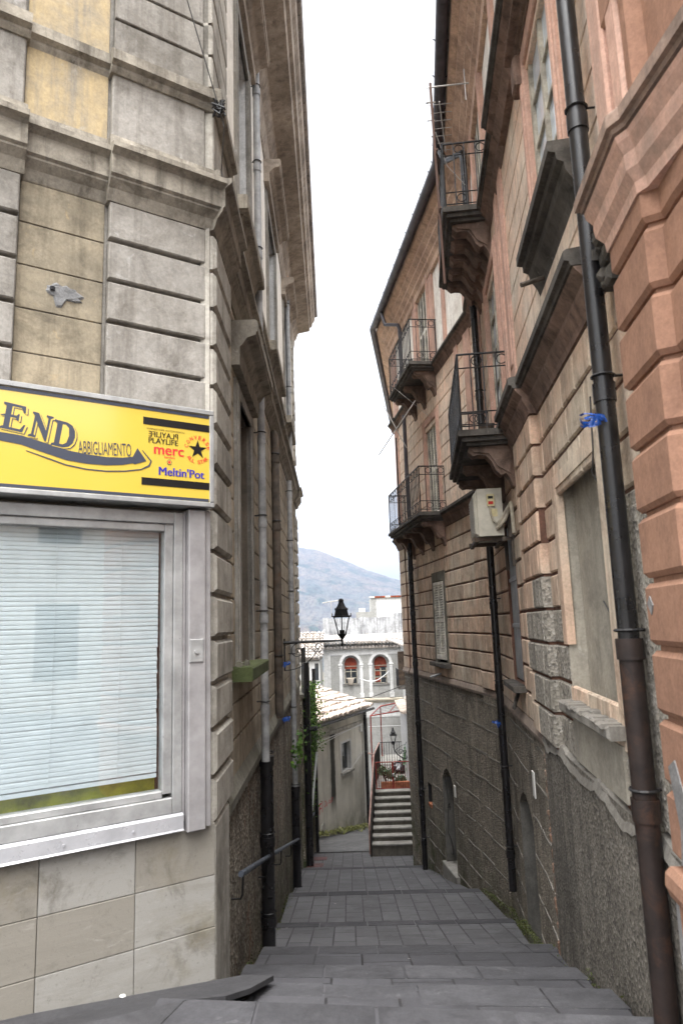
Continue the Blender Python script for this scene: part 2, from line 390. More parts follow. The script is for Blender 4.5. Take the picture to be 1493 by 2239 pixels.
M['dark_room'] = flat('dark interior', (40,40,42), .9)
M['room_wall'] = flat('interior wall', (70,72,71), .9)
M['glass'] = glass('shop glass', (238,242,244))
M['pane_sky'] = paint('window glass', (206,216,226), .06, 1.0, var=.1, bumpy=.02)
M['pane_dark'] = paint('dark window glass', (46,50,54), .08, .8, var=.1, bumpy=.02)
M['moss'] = plaster('mossy stone', (96,102,62), (76,88,44), (58,64,40), (128,122,104), streak=.2, grain=.7)
M['stone_sill'] = plaster('stone sill', (140,134,120), (112,108,92), (72,70,58), (92,104,58), streak=.3, grain=.6)
M['tread_near'] = slab_mat('basalt slabs large', .42, .5, (82,81,84), (71,70,73))
M['tread_far'] = slab_mat('basalt setts', .25, .5, (100,99,101), (85,84,86))
M['nosing'] = plaster('basalt nosing stones', (84,83,86), (73,72,75), (56,55,57), (104,103,104), streak=0, grain=.4, rand=.14)
M['asphalt'] = plaster('asphalt', (74,73,75), (66,65,67), (54,53,55), streak=0, grain=.5)
M['lane'] = plaster('lane asphalt', (112,111,111), (98,97,97), (76,76,76), streak=0, grain=.5)
M['cement_ground'] = plaster('cement gutter', (92,88,80), (74,72,62), (64,72,44), streak=0, grain=.7)
M['white_wall'] = plaster('white stucco', (210,209,206), (196,195,193), (160,158,154), streak=.5, grain=.15)
M['grey_roughcast'] = plaster('grey roughcast', (160,159,154), (148,147,142), (124,122,117), streak=.3, grain=.8)
M['parapet'] = plaster('streaked cement parapet', (170,172,174), (146,148,150), (92,92,94), (200,200,200), streak=1., grain=.5)
M['house_wall'] = plaster('streaked house plaster', (190,184,172), (168,164,154), (120,116,106), (206,202,194), streak=.8, grain=.4)
M['black_stain'] = plaster('black run stain', (70,68,64), (56,54,52), (40,40,38), streak=.5, grain=.4)
M['tile'] = plaster('barrel roof tiles', (214,190,172), (196,182,168), (140,124,110), (232,220,210), streak=.1, grain=.5, rand=.28)
M['tile_grey'] = plaster('old grey roof tiles', (176,162,150), (150,144,138), (96,92,88), (206,196,188), streak=.1, grain=.5, rand=.3)
M['red_paint'] = paint('red oxide paint', (150,62,52), .6, .3, var=.2, rust=(110,62,48))
M['brown_metal'] = paint('brown sheet metal', (64,56,51), .7, .2, var=.25)
M['rail_pink'] = paint('faded pink rail', (176,142,132), .6, .3, var=.2)
M['marble'] = plaster('worn white marble', (158,154,146), (140,136,128), (102,98,90), streak=.1, grain=.2)
M['step_riser'] = plaster('stained stair riser', (112,105,94), (94,89,79), (60,57,50), streak=.5, grain=.4)
M['maroon'] = paint('maroon manhole cover', (104,72,70), .7, .3, var=.2)
M['brick_red'] = paint('brick', (146,72,46), .9, .1, var=.3, bumpy=.6)
M['brick_white'] = paint('white painted brick', (214,206,198), .9, .1, var=.1)
M['blue_tape'] = flat('blue plastic tape', (24,72,150), .35, .5)
M['wire'] = flat('grey wire', (70,68,66), .6)
M['wire_white'] = flat('white line', (215,215,215), .6)
M['antenna'] = paint('antenna aluminium', (186,182,178), .4, .5, metal=.5)
M['rust_pole'] = paint('rusty pole', (110,86,76), .7, .3, rust=(92,60,46))
M['ac_white'] = paint('yellowed white enamel', (206,200,184), .5, .4, var=.1)
M['ac_box'] = paint('cream switch box', (220,206,160), .5, .4)
M['ac_red'] = flat('red label', (190,50,40), .5)
M['ac_pipe'] = paint('dirty lagging', (196,186,166), .8, .2, var=.25, bumpy=.6)
M['conduit'] = paint('grey roller shutter', (150,152,154), .6, .3, var=.12)
M['red_curtain'] = paint('orange red blind', (142,66,46), .8, .2, var=.2)
M['pot'] = paint('pale clay pot', (206,194,180), .9, .1)
M['bag'] = flat('black plastic bag', (26,26,30), .25, .6)
M['soil'] = plaster('soil', (96,80,64), (80,68,54), (60,52,42), streak=0, grain=.8)
M['brown_wood'] = paint('brown louvred wood', (84,70,58), .7, .2, var=.3)
M['door_grey'] = plaster('flaking grey door', (112,108,101), (96,93,87), (70,67,62), streak=.5, grain=.3)
M['plate'] = flat('white plate', (214,212,206), .5)
M['terracotta'] = paint('terracotta', (182,120,90), .9, .1, var=.25, bumpy=.4)

def leaf_mat(name, a, b):
    k = NT(name, .6, .3); g = k.n('ShaderNodeNewGeometry')
    k.col(k.mix(g.outputs['Random Per Island'], s2l(a), s2l(b))); return k.m
M['ivy'] = leaf_mat('ivy leaves', (52,84,30), (104,136,56))
M['shrub'] = leaf_mat('shrub leaves', (40,66,42), (96,122,90))
M['fern'] = leaf_mat('pale leaves', (96,130,96), (140,166,130))

# ================================================================== SETTING
# edges of the treads across the alley: (y, z, left x, right x)
def wallL(y): return -.894-.0183*(y-4.75)-.055
def wallR(y): return 1.875+.11*(y-7.0) if y < 10.5 else 2.26-.1267*(y-10.5)
EDG = [(3.63,-1.91),(4.41,-2.16),(5.45,-2.52),(7.0,-3.03),(9.25,-3.69),(11.8,-4.24),(16.1,-5.28)]
near, far, nose, nose2 = MB(), MB(), MB(), MB()
ris = [0,.12,.14,.15,.15,.13,.12]; SKW = [.30,.22,.20,.14,.08,.06,.04]      # the edges run slightly askew
gapL = [0,.12,.12,.10,.05,.04,.03]; gapR = [.02,.10,.10,.03,.16,.10,.02]
def edge(i):
    y, z = EDG[i]; ya = y+SKW[i]
    return ((wallL(ya)+gapL[i], ya), (wallR(y)-gapR[i], y)) if i else ((-1.05, 3.94), (1.52, 3.62))
def tread(mb, A, z0, B_, z1, th=.16):
    (a, b), (d, c) = A, B_
    mb.hexa([(a[0],a[1],z0-th),(b[0],b[1],z0-th),(c[0],c[1],z1-th),(d[0],d[1],z1-th),(a[0],a[1],z0),(b[0],b[1],z0),(c[0],c[1],z1),(d[0],d[1],z1)])
near.quad((-7,-9,-1.75),(7,-9,-1.75),(7,1.2,-1.8),(-7,1.2,-1.8))
tread(near, ((-1.3,1.2),(2.4,1.2)), -1.8, edge(0), -1.91, .14)
rnd = random.Random(21)
for i in range(0, 7):
    (xl, yl), (xr, yr) = edge(i); zb = EDG[i][1]; m1, m2 = (near, nose) if i < 4 else (far, nose2); sl = -.05
    if i:
        (al, bl_), (ar, br) = edge(i-1); z0 = EDG[i-1][1]-ris[i]; sl = (zb-z0)/(yr-br)
        tread(m1, ((wallL(bl_)+gapL[i], bl_-.03), (min(ar+.1, wallR(br)-gapR[i]+.02), br-.03)), z0, ((xl,yl),(xr,yr)), zb)
    x = xl; d = .30 if i < 4 else .25                   # a row of nosing stones along every edge
    while x < xr-.1:
        x1 = min(xr, x+rnd.uniform(.5,.72)); x1 = xr if xr-x1 < .2 else x1; dz = rnd.uniform(.002,.007); f = lambda q: yl+(yr-yl)*(q-xl)/(xr-xl)
        zf, zn = zb+dz, zb-sl*d+dz; e = rnd.uniform(-.006,.012)
        P = [(x+.008,f(x)-d),(x1-.008,f(x1)-d),(x1-.008,f(x1)+.012+e),(x+.008,f(x)+.012+e)]
        m2.hexa([(q[0],q[1],z_-.1) for q,z_ in zip(P,(zn,zn,zf,zf))]+[(q[0],q[1],z_) for q,z_ in zip(P,(zn,zn,zf,zf))]); x = x1
tread(far, ((-1.25,16.07),(1.9,16.07)), -5.40, ((-1.9,20.0),(2.4,20.0)), -6.16)
build_two('steps', None, near, M['tread_near'], nose, M['nosing'])['kind'] = 'structure'; build_two('alley', None, far, M['tread_far'], nose2, M['nosing'])['kind'] = 'structure'
g = MB()                                               # rough ground under and beside the treads
ys = [1.0]+[e[0] for e in EDG]+[20.0]; zs_ = [-2.1]+[e[1]-.24 for e in EDG]+[-6.4]
for i in range(len(ys)-1):
    g.quad((-2.2,ys[i],zs_[i]),(3,ys[i],zs_[i]),(3,ys[i+1],zs_[i+1]),(-2.2,ys[i+1],zs_[i+1]))
g.build('ground', M['cement_ground'], kind='structure')
g = MB()                                               # the lane crossing at the bottom
g.quad((-6,19.98,-6.17),(6,19.98,-6.17),(6,22,-6.42),(-6,22,-6.42))
g.quad((-6,22,-6.42),(6,22,-6.42),(6,27,-7.45),(-6,27,-7.2)); g.quad((-6,27,-7.2),(6,27,-7.45),(6,40,-9.6),(-6,40,-9.4))
g.build('lane', M['lane'], kind='structure')
# pavement in front of the shop, ending in a thin pointed slab over the first steps
g = MB()
pv = [F(-.03,.0,-2.2),(-.70,4.68,-2.135),(-.505,4.55,-2.085),(-.60,4.22,-1.995),(-.70,4.0,-1.925),(-.90,3.92,-1.900),(-1.25,2.6,-1.83),(-6,1.2,-1.62),F(5,-.02,-1.62),F(1.24,-.02,-2.045)]
n_ = len(pv); g.add(pv+[(x,y,z-.03) for x,y,z in pv], [tuple(range(n_)), tuple(range(2*n_-1,n_-1,-1))]+[(i,(i+1)%n_,n_+(i+1)%n_,n_+i) for i in range(n_)])
g.build('pavement', M['asphalt'], kind='structure')
g = MB(); g.hexa([(-.95,4.72,-2.7),(-.60,4.52,-2.7),(-.72,3.98,-2.7),(-1.1,3.9,-2.7),(-.95,4.72,-2.24),(-.60,4.52,-2.15),(-.72,3.98,-1.99),(-1.1,3.9,-1.96)])
g.build('pavement_bed', plaster('rusty slab shadow', (62,46,36), (44,38,34), (30,28,26), streak=0, grain=.8), kind='structure')  # rust tone, with the shadow under the slab put into its dark colour
# terrain falling into the valley, and the mountain
g = MB(); xs = [-4000,-1500,-500,-150,-60,-25,-8,8,25,60,150,500,1500,4000]; yy = [-300,-20,1,8,16,24,34,60,120,300,700,4500]
zz_ = [-2.6,-2.6,-2.7,-4.2,-6.4,-8.0,-10.5,-16,-28,-50,-70,-70]
vs = [(x,y,z) for y,z in zip(yy,zz_) for x in xs]; nx = len(xs)
g.add(vs, [(r_*nx+i, r_*nx+i+1, (r_+1)*nx+i+1, (r_+1)*nx+i) for r_ in range(len(yy)-1) for i in range(nx-1)])
k = NT('valley woodland', .95, .1); k.col(k.mix(k.ramp(k.noise(.02, 8, .7), .4, .6), s2l((92,94,70)), s2l((112,98,82)))); g.build('terrain', k.m, kind='structure', recalc=False)
from mathutils import noise as mn
def ridge(x):
    pts = [(-2200,330),(-900,420),(-420,345),(-230,302),(-163,288),(-99,279),(-16,243),(82,198),(214,152),(420,95),(800,60),(2200,40)]
    for (a,h),(b,h2) in zip(pts, pts[1:]):
        if a <= x <= b: t = (x-a)/(b-a); return h+(h2-h)*t
    return 40
g = MB(); NXm, NYm = 230, 70; vs = []
for j in range(NYm+1):
    t = j/NYm; y = 900+1600*min(1, t/.86)+ (t-.86 if t > .86 else 0)*3500
    for i in range(NXm+1):
        s = i/NXm*2-1; x = (700*s+1500*s**3)*(y/2500)
        prof = (min(1, t/.86))**1.25 if t <= .86 else max(0, 1-(t-.86)*3.4)
        h = -75+(ridge(x*2500/y)*(y/2500)+75)*prof
        h += (mn.fractal(Vector((x*.0035, y*.0035, 3)), .9, 2.1, 6)*34 + mn.noise(Vector((x*.012,y*.004,9)))*12)*math.sin(math.pi*min(1,t/.86))
        h += mn.noise(Vector((x*.05,y*.05,1)))*3.0
        vs.append((x, y, h))
g.add(vs, [(j*(NXm+1)+i, j*(NXm+1)+i+1, (j+1)*(NXm+1)+i+1, (j+1)*(NXm+1)+i) for j in range(NYm) for i in range(NXm)])
k = NT('bare winter woods', 1., 0.)
c = k.mix(k.ramp(k.noise(.006, 8, .65), .42, .58), s2l((108,98,86)), s2l((88,90,84)))
c = k.mix(k.ramp(k.noise(.011, 9, .7, dist=.6), .50, .60, 0, .9), c, s2l((40,62,52)))
c = k.mix(k.ramp(k.noise(.02, 9, .7), .66, .72, 0, .7), c, s2l((156,136,112)))
c = k.mix(k.ramp(k.noise((.12,.05,.07), 4, .8), .42, .62, 0, .75), c, s2l((44,38,40)))
k.col(c); k.bump(k.noise(.12, 5, .8), .8, 6.)
g.build('mountain', k.m, kind='structure', smooth=False, recalc=False)

# ================================================================== LEFT CORNER BUILDING
LB = thing('corner_building', 'tall grey and ochre stuccoed corner building carrying the yellow shop sign on its front', 'building', (-.894, 4.75, -2.3))
ENDL = 12.6; EAVE = 8.3
mb = MB()
LH = [(1.6,2.56,-.35,2.2),(1.75,2.78,4.25,6.75),(5.25,6.75,4.25,6.7),(8.95,10.1,4.25,6.7)]
mb.sheet(L, .08, ENDL, 2.9, EAVE, LH, o=-.06)
mb.quad(L(ENDL,-.06,-7),L(ENDL,-8,-7),L(ENDL,-8,EAVE),L(ENDL,-.06,EAVE))
mb.build('wall', M['cream'], LB)
mb = MB(); mb.sheet(L, .08, ENDL, -1.4, 3.0, LH, o=-.085)
for i in range(15):                                    # ashlar courses with thin joints
    z0, z1 = -1.24+.3*i, -1.24+.3*(i+1)
    if z1 > 3.0: break
    segs = [(.78,1.42),(2.75,ENDL-1.0)] if -.45 < (z0+z1)/2 < 2.36 else [(.78, ENDL-1.0)]
    for a, b in segs:
        cuts = [a]+[c_ for c_ in (4.9,6.9,8.6,10.2) if a < c_+(.5 if i%2 else 0) < b]+[b]
        for p, q in zip(cuts, cuts[1:]): mb.cbox(L, p+.0, q, -.09, -.06, z0+.009, z1-.009, .006)
mb.build('ashlar_courses', M['tan_ashlar'], LB)
# plinth with sloping ledge
mb = MB(); mb.sheet(L, .55, ENDL, -7.2, -1.42, o=-.055); mb.build('plinth', M['plinth_left'], LB)
mb = MB(); mb.ext(L, [(-.1,-1.46),(-.02,-1.42),(-.015,-1.34),(-.062,-1.22),(-.1,-1.22)], .78, ENDL); mb.build('plinth_ledge', M['stone_sill'], LB)
# front facade walls
mb = MB(); mb.sheet(F, .008, 6.5, 2.6, EAVE, o=-.105)
mb.sheet(F, .008, 6.5, -2.6, 2.6, [(.14,6.4,-1.25,.8)], o=-.105); mb.build('front_wall', M['grey_stucco'], LB)
mb = MB()                                              # stained recessed panels between the pilasters
for k_ in range(2):
    ua, ub = (.78,1.325) if k_ == 0 else (2.02,3.6)
    for i in range(6):
        z0 = 1.49+.3*i-.0; mb.cbox(F, ua, ub, -.12, -.095, z0+.004, min(z0+.296, 3.0), .004)
    mb.build('recessed_panel', M['tan_panel'], LB, split=False); mb = MB()
mb = MB()
for ua, ub in ((.78,1.325),(2.02,3.6)):
    mb.box(F, ua, ub, -.12, -.09, 3.5, 4.0); mb.box(F, ua, ub, -.12, -.09, 4.2, EAVE-.3)
mb.build('ochre_panel', M['ochre_panel'], LB)
mb = MB()                                              # rusticated pilaster blocks
for ua, ub in ((.055,.76),(1.335,2.0),(3.62,4.3)):
    for i in range(6):
        z0 = 1.49+.302*i; mb.cbox(F, ua, ub, -.1, -.03, z0+.016, min(z0+.286, 3.02), .008, .003)
    mb.box(F, ua, ub, -.1, -.082, 1.4, 3.02)
    for i in range(13):
        z0 = 4.19+.29*i
        if z0 < 7.6: mb.cbox(F, ua+.01, ub-.01, -.1, -.045, z0+.010, z0+.28, .006, .002)
    mb.box(F, ua+.01, ub-.01, -.1, -.07, 4.1, 8)
    mb.cbox(F, ua, ub, -.1, -.035, 3.46, 4.02, .01)
mb.build('pilaster_blocks', M['grey_block'], LB)
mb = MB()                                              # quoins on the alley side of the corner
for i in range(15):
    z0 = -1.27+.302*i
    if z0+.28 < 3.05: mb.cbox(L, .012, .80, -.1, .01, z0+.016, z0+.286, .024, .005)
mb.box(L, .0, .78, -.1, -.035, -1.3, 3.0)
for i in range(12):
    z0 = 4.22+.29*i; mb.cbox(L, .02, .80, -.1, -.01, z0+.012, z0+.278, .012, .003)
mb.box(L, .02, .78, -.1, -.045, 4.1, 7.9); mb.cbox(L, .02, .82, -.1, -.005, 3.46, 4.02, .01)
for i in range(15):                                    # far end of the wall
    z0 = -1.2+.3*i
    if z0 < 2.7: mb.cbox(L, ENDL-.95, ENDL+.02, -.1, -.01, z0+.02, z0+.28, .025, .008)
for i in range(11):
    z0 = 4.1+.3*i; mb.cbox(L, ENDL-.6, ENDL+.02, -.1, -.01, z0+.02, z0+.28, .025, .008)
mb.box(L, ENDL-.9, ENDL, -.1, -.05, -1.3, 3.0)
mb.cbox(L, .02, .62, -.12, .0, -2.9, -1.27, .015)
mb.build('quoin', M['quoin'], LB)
# facade cladding of big cement slabs, base following the slope
mb = MB(); us_ = [.0,.52,1.07,1.72,2.4,3.1,4.3]; zc = [-2.75,-2.19,-1.88,-1.57,-1.25]
for a, b in zip(us_, us_[1:]):
    for c_, d in zip(zc, zc[1:]): mb.cbox(F, a+.002, b-.002, -.11, .0, c_+.002, d-.002, .003, .0015)
mb.build('slab_cladding', M['cladding'], LB)
# cornices: cove, fascia, lip; mitred round the corner
def corn(o): return [(-.14,2.98),(o,2.99),(o+.012,3.02),(o+.03,3.07),(o+.075,3.12),(o+.075,3.135),(o+.095,3.15),(o+.095,3.29),(o+.115,3.305),(o+.15,3.32),(o+.15,3.36),(o+.06,3.385),(o+.05,3.47),(o+.02,3.48),(-.14,3.48)]
def strg(o): return [(-.14,4.0),(o+.01,4.0),(o+.03,4.03),(o+.03,4.05),(o+.07,4.07),(o+.07,4.15),(o+.02,4.19),(-.14,4.2)]
T = math.tan(R(28.5))
mb = MB()
for pf in (corn, strg):
    mb.ext(F, pf(-.03), 0, .78, -T, 0); mb.ext(F, pf(-.10), .775, 1.33); mb.ext(F, pf(-.03), 1.315, 2.02); mb.ext(F, pf(-.10), 2.01, 3.64); mb.ext(F, pf(-.03), 3.6, 4.32); mb.ext(F, pf(-.1), 4.3, 6.5)
    mb.ext(L, pf(-.0), 0, .86, -T, 0)
mb.ext(L, [(a-.02, b) for a, b in corn(-.02)], .86, ENDL-.95); mb.ext(L, corn(.0), ENDL-.96, ENDL+.05)
mb.ext(L, strg(-.06), .86, 1.45); mb.ext(L, strg(-.06), 3.05, 4.95); mb.ext(L, strg(-.06), 7.05, 8.65)
mb.build('cornice', M['cornice_left'], LB)
mb = MB()
def eav(o): return [(-.3,7.3),(o,7.32),(o+.03,7.4),(o+.05,7.52),(o+.05,7.6),(o+.10,7.66),(o+.14,7.78),(o+.16,7.82),(o+.46,7.88),(o+.48,7.98),(o+.53,8.0),(o+.55,8.1),(o+.60,8.16),(o+.62,8.28),(-.3,8.3)]
mb.ext(L, eav(-.04), 0, ENDL+.1, -T, 0); mb.ext(F, eav(-.04), 0, 6.5, -T, 0); mb.build('eaves', M['eave_left'], LB)
mb = MB()
mb.ext(L, [(-.3,8.3),(.63,8.3),(.65,8.33),(.63,8.37),(-2.6,9.1),(-2.6,8.9)], .3, ENDL+.15)
for i in range(62):
    u = .4+i*.2; mb.tube([L(u,.63,8.335),L(u,-.1,8.52)], .05, 6)
mb.build('roof', M['tile_grey'], LB)
mb = MB(); mb.add([L(.2,-.3,8.3),L(ENDL,-.3,8.3),L(ENDL,-8,8.3),F(6.5,-.3,8.3)], [(0,1,2,3)]); mb.quad(F(6.5,-.1,-2.6),F(6.5,-6,-2.6),F(6.5,-6,8.3),F(6.5,-.1,8.3)); mb.build('roof_deck', M['asphalt'], LB)

def hood_prof(o, z0, z1, p):
    h = z1-z0
    return [(o-.06,z0),(o+.28*p,z0),(o+.30*p,z0+.40*h),(o+.42*p,z0+.46*h),(o+.55*p,z0+.58*h),(o+.60*p,z0+.60*h),(o+.92*p,z0+.66*h),(o+.94*p,z0+.72*h),(o+p,z0+.74*h),(o+p,z0+.95*h),(o+.93*p,z1),(o-.06,z1)]
# blind window in the ground storey
bw = MB(); bw.reveal(L, 1.6,2.56,-.35,2.2,-.06,-.22); bw = bw.build('blind_window', M['blind_fill'] if False else plaster('brown infill plaster',(120,106,90),(104,92,78),(74,66,56),streak=.7,grain=.3), LB)
mb = MB()
for (a,b,c_,d) in ((1.44,1.6,-.35,2.36),(2.56,2.72,-.35,2.36)):
    mb.box(L, a, b, -.08, -.035, c_, d)
    e = .05 if a < 2 else 0
    mb.box(L, a+.05 if a < 2 else a, b if a < 2 else b-.05, -.06, -.02, c_, d-.04)
mb.box(L, 1.6,2.56,-.08,-.037,2.2,2.357); mb.box(L, 1.6,2.56,-.06,-.022,2.2,2.31)
mb.build('frame', M['grey_stucco'], bw)
mb = MB(); mb.cbox(L, 1.2, 2.66, -.1, .12, -.45, -.33, .012); mb.build('sill', M['moss'], bw)
mb = MB(); mb.ext(L, hood_prof(-.05,2.42,2.86,.24), 1.28, 2.95); mb.build('hood', M['cornice_left'], bw)
# upper windows
for (a,b,c_,d) in LH[1:]:
    wn = MB(); wn.reveal(L, a, b, c_, d, -.06, -.26, back=False); wn.quad(L(a,-.24,c_),L(b,-.24,c_),L(b,-.24,d),L(a,-.24,d)); wn = wn.build('window', M['white_wall'], LB)
    mb = MB()
    for (p,q,r_,s_) in ((a-.16,a,c_,d+.16),(b,b+.16,c_,d+.16)): mb.box(L,p,q,-.08,-.03,r_,s_); mb.box(L,p+.04,q-.04,-.03,-.02,r_,s_-.003)
    mb.box(L,a,b,-.08,-.031,d,d+.157); mb.build('frame', M['grey_stucco'], wn)
    mb = MB(); mb.ext(L, hood_prof(-.05,d+.2,d+.58,.26), a-.3, b+.3); mb.build('hood', M['eave_left'], wn)
    mb = MB(); mb.cbox(L, a-.35, b+.3, -.08, .10, c_-.16, c_-.01, .012); mb.ext(L, [(-.08,c_-.34),(-.04,c_-.34),(.04,c_-.16),(-.08,c_-.16)], a-.25, b+.2); mb.build('sill', M['cornice_left'], wn)
    mb = MB(); mb.box(L,a+.02,b-.02,-.235,-.2,c_+.02,d-.02); mb.build('pane', M['pane_dark'], wn)
# downpipes
def pipe(name, fr, u, o, z0, z1, r, mat, parent, cuffs=(), top=None):
    mb = MB(); pts = [fr(u,o,z0), fr(u,o,z1)]
    if top: pts += top
    mb.tube(pts, r, 12)
    for z in cuffs: mb.tube([fr(u,o,z-.05),fr(u,o,z+.05)], r*1.16, 12)
    p = mb.build(name, mat, parent, smooth=True)
    if cuffs:
        m2 = MB()
        for z in cuffs: m2.ring(fr(u,o,z+.09), fr.d+(0,), fr.n+(0,), r*1.12, .008, 12, 4); m2.tube([fr(u,o-r,z+.09),fr(u,-.07,z+.09)], .008, 4)
        m2.build('bracket', M['iron'], p)
    return p
pipe('downpipe', L, 3.1, .03, -1.45, 2.9, .045, M['pipe_grey'], LB, (2.2,1.2,.1,-.9))
pipe('downpipe', L, 3.18, .03, -3.4, -1.45, .072, M['pipe_black'], LB, (-1.46,-2.3,-3.1))
pipe('downpipe', L, 3.15, .02, 3.4, 7.8, .045, M['pipe_grey'], LB, (6.9,5.8,4.6))
pipe('downpipe', L, 5.5, .0, -1.3, 2.9, .062, M['pipe_iron'], LB, (2.55,1.5,-.5), top=[L(5.5,-.03,2.97),L(5.5,-.12,3.0)])
pipe('downpipe', L, 6.5, -.03, -1.25, 2.9, .018, M['pipe_iron'], LB, (1.9,.6,-.7))
pipe('downpipe', L, 8.72, .02, -3.0, 2.9, .05, M['pipe_grey'], LB, (2.6,1.6,.6,-.6,-1.6,-2.5))
pipe('downpipe', L, 8.72, .02, -5.35, -3.0, .078, M['pipe_black'], LB, (-3.0,-4.0,-4.8))
pipe('downpipe', L, 9.3, .02, 7.1, 7.9, .05, M['pipe_peach'], LB); pipe('downpipe', L, 9.3, .02, 3.4, 7.1, .05, M['pipe_grey'], LB, (6.9,5.0))
# shop window
SW = MB()
SW.quad(F(.14,-.1,-1.25),F(6.4,-.1,-1.25),F(6.4,-1.6,-1.25),F(.14,-1.6,-1.25)); SW.quad(F(.14,-.1,.8),F(6.4,-.1,.8),F(6.4,-1.6,.8),F(.14,-1.6,.8))
SW.quad(F(.14,-.1,-1.25),F(.14,-1.6,-1.25),F(.14,-1.6,.8),F(.14,-.1,.8)); SW.quad(F(.14,-1.6,-1.25),F(6.4,-1.6,-1.25),F(6.4,-1.6,.8),F(.14,-1.6,.8)); SW.quad(F(6.4,-.1,-1.25),F(6.4,-1.6,-1.25),F(6.4,-1.6,.8),F(6.4,-.1,.8))
SW = SW.build('shop_window', M['room_wall'], LB)
mb = MB()
def fbar(u0,u1,z0,z1,o0,o1): mb.cbox(F,u0,u1,o0,o1,z0,z1,.004)
fbar(.24,.30,-1.14,.79,-.08,.03); fbar(.302,.36,-1.02,.73,-.08,.012)      # jamb
fbar(.302,6.3,.712,.79,-.08,.03); fbar(.362,6.3,.66,.71,-.08,.012)
fbar(.302,6.3,-1.14,-1.045,-.08,.03); fbar(.362,6.3,-1.043,-1.0,-.08,.012)
mb.build('frame', M['alu'], SW)
mb = MB(); mb.ext(F, [(-.05,-1.14),(.034,-1.142),(.05,-1.155),(.052,-1.235),(.06,-1.245),(.04,-1.25),(-.05,-1.25)], .235, 6.3)
for u in (.55,.95,1.35,1.75): mb.tube([F(u,.05,-1.2),F(u,.058,-1.2)], .008, 8)
mb.build('sill', M['alu_bright'], SW)
mb = MB(); mb.quad(F(.35,-.03,-1.01),F(6.3,-.03,-1.01),F(6.3,-.03,.69),F(.35,-.03,.69)); mb.build('pane', M['glass'], SW)
mb = MB()
for i in range(58):
    z = .66-i*.0282+random.uniform(-.002,.002); u0 = .374+(.006*random.random() if 25 < i < 44 else .0)
    if z < -.90: break
    mb.quad(F(u0,-.072,z-.002),F(3.2,-.072,z-.002),F(3.2,-.0725,z+.016),F(u0,-.0725,z+.016)); mb.quad(F(u0,-.0725,z+.016),F(3.2,-.0725,z+.016),F(3.2,-.079,z+.0275),F(u0,-.079,z+.0275))
mb.box(F,.374,3.2,-.1,-.07,-.925,-.90); mb.box(F,.374,3.2,-.11,-.065,.665,.70)
for u in (.62,1.02,1.6,2.3): mb.tube([F(u,-.068,.68),F(u+.004,-.068,-.91)], .0022, 4)
mb.build('blind', M['blind'], SW)
mb = MB(); mb.quad(F(.37,-.4,-1.02),F(3.2,-.4,-1.02),F(3.2,-.16,-.93),F(.37,-.16,-.93)); mb.box(F,.37,3.2,-.2,-.12,-1.03,-.92); mb.build('display_board', M['sill_green'], SW)
mb = MB(); mb.cbox(F,.095,.215,-.1,.075,-1.26,.81,.006); mb.cbox(F,.05,.092,-.1,.05,-1.25,.81,.004); mb.cbox(F,.218,.237,-.1,.02,-1.2,.8,.003); mb.build('post', M['alu_pink'], SW)
mb = MB(); mb.cbox(F,.115,.21,.07,.084,-.21,-.06,.004); mb.tube([F(.165,.084,-.14),F(.165,.096,-.14)],.014,10); mb.build('lock_plate', M['alu'], SW)

# ------------------------------------------------------------------ shop sign
SG = thing('shop_sign', 'yellow lightbox shop sign with dark lettering above the shop window', 'sign', F(.06,0,.83))
mb = MB(); mb.cbox(F,.075,5.2,-.09,.116,.845,1.49,.006); mb.build('panel', M['sign_yellow'], SG)
mb = MB()
mb.cbox(F,.055,5.22,-.09,.128,.825,.858,.004); mb.cbox(F,.055,5.22,-.09,.128,1.478,1.512,.004); mb.cbox(F,.055,.086,-.09,.128,.86,1.476,.004); mb.build('frame', M['alu'], SG)
def sflat(parent, name, mat, polys, o):
    mb = MB()
    for p in polys:
        n = len(p); mb.add([F(u,o,z) for u,z in p]+[F(u,o-.004,z) for u,z in p], [tuple(range(n)), tuple(range(2*n-1,n-1,-1))]+[(i,(i+1)%n,n+(i+1)%n,n+i) for i in range(n)])
    return mb.build(name, mat, parent)
sflat(SG,'border_stripe',M['sign_dark'],[[(5.1,1.452),(.09,1.452),(.09,1.475),(5.1,1.475)],[(5.1,.861),(.09,.861),(.09,.882),(5.1,.882)]],.1185)
sflat(SG,'black_bar',M['sign_black'],[[(.55,1.355),(.088,1.355),(.088,1.405),(.55,1.405)],[(.555,.945),(.088,.945),(.088,.995),(.555,.995)]],.1185)
def stext(name, mat, body, u0, u1, z0, z1, o=.1185, rot=0., flip=False, italic=0., bold=0.):
    vs, fs, _ = text_geo(body, italic, 0.); mb = MB(); w_, h_ = u0-u1, z1-z0; P = []
    for x, y in vs:
        if flip: x = 1-x
        dx, dz = (x-.5)*w_, (y-.5)*h_; P.append(F((u0+u1)/2-(dx*math.cos(rot)-dz*math.sin(rot)), o, (z0+z1)/2+dx*math.sin(rot)+dz*math.cos(rot)))
    mb.add(P, fs)
    for q in ((1,-1) if bold else ()):            # heavier strokes: the outline again, a hair to either side
        mb.add([(x+F.d[0]*q*h_*bold*2.2+F.n[0]*.0001*q, y+F.d[1]*q*h_*bold*2.2+F.n[1]*.0001*q, z) for x,y,z in P], fs)
    return mb.build(name, mat, SG, recalc=False)
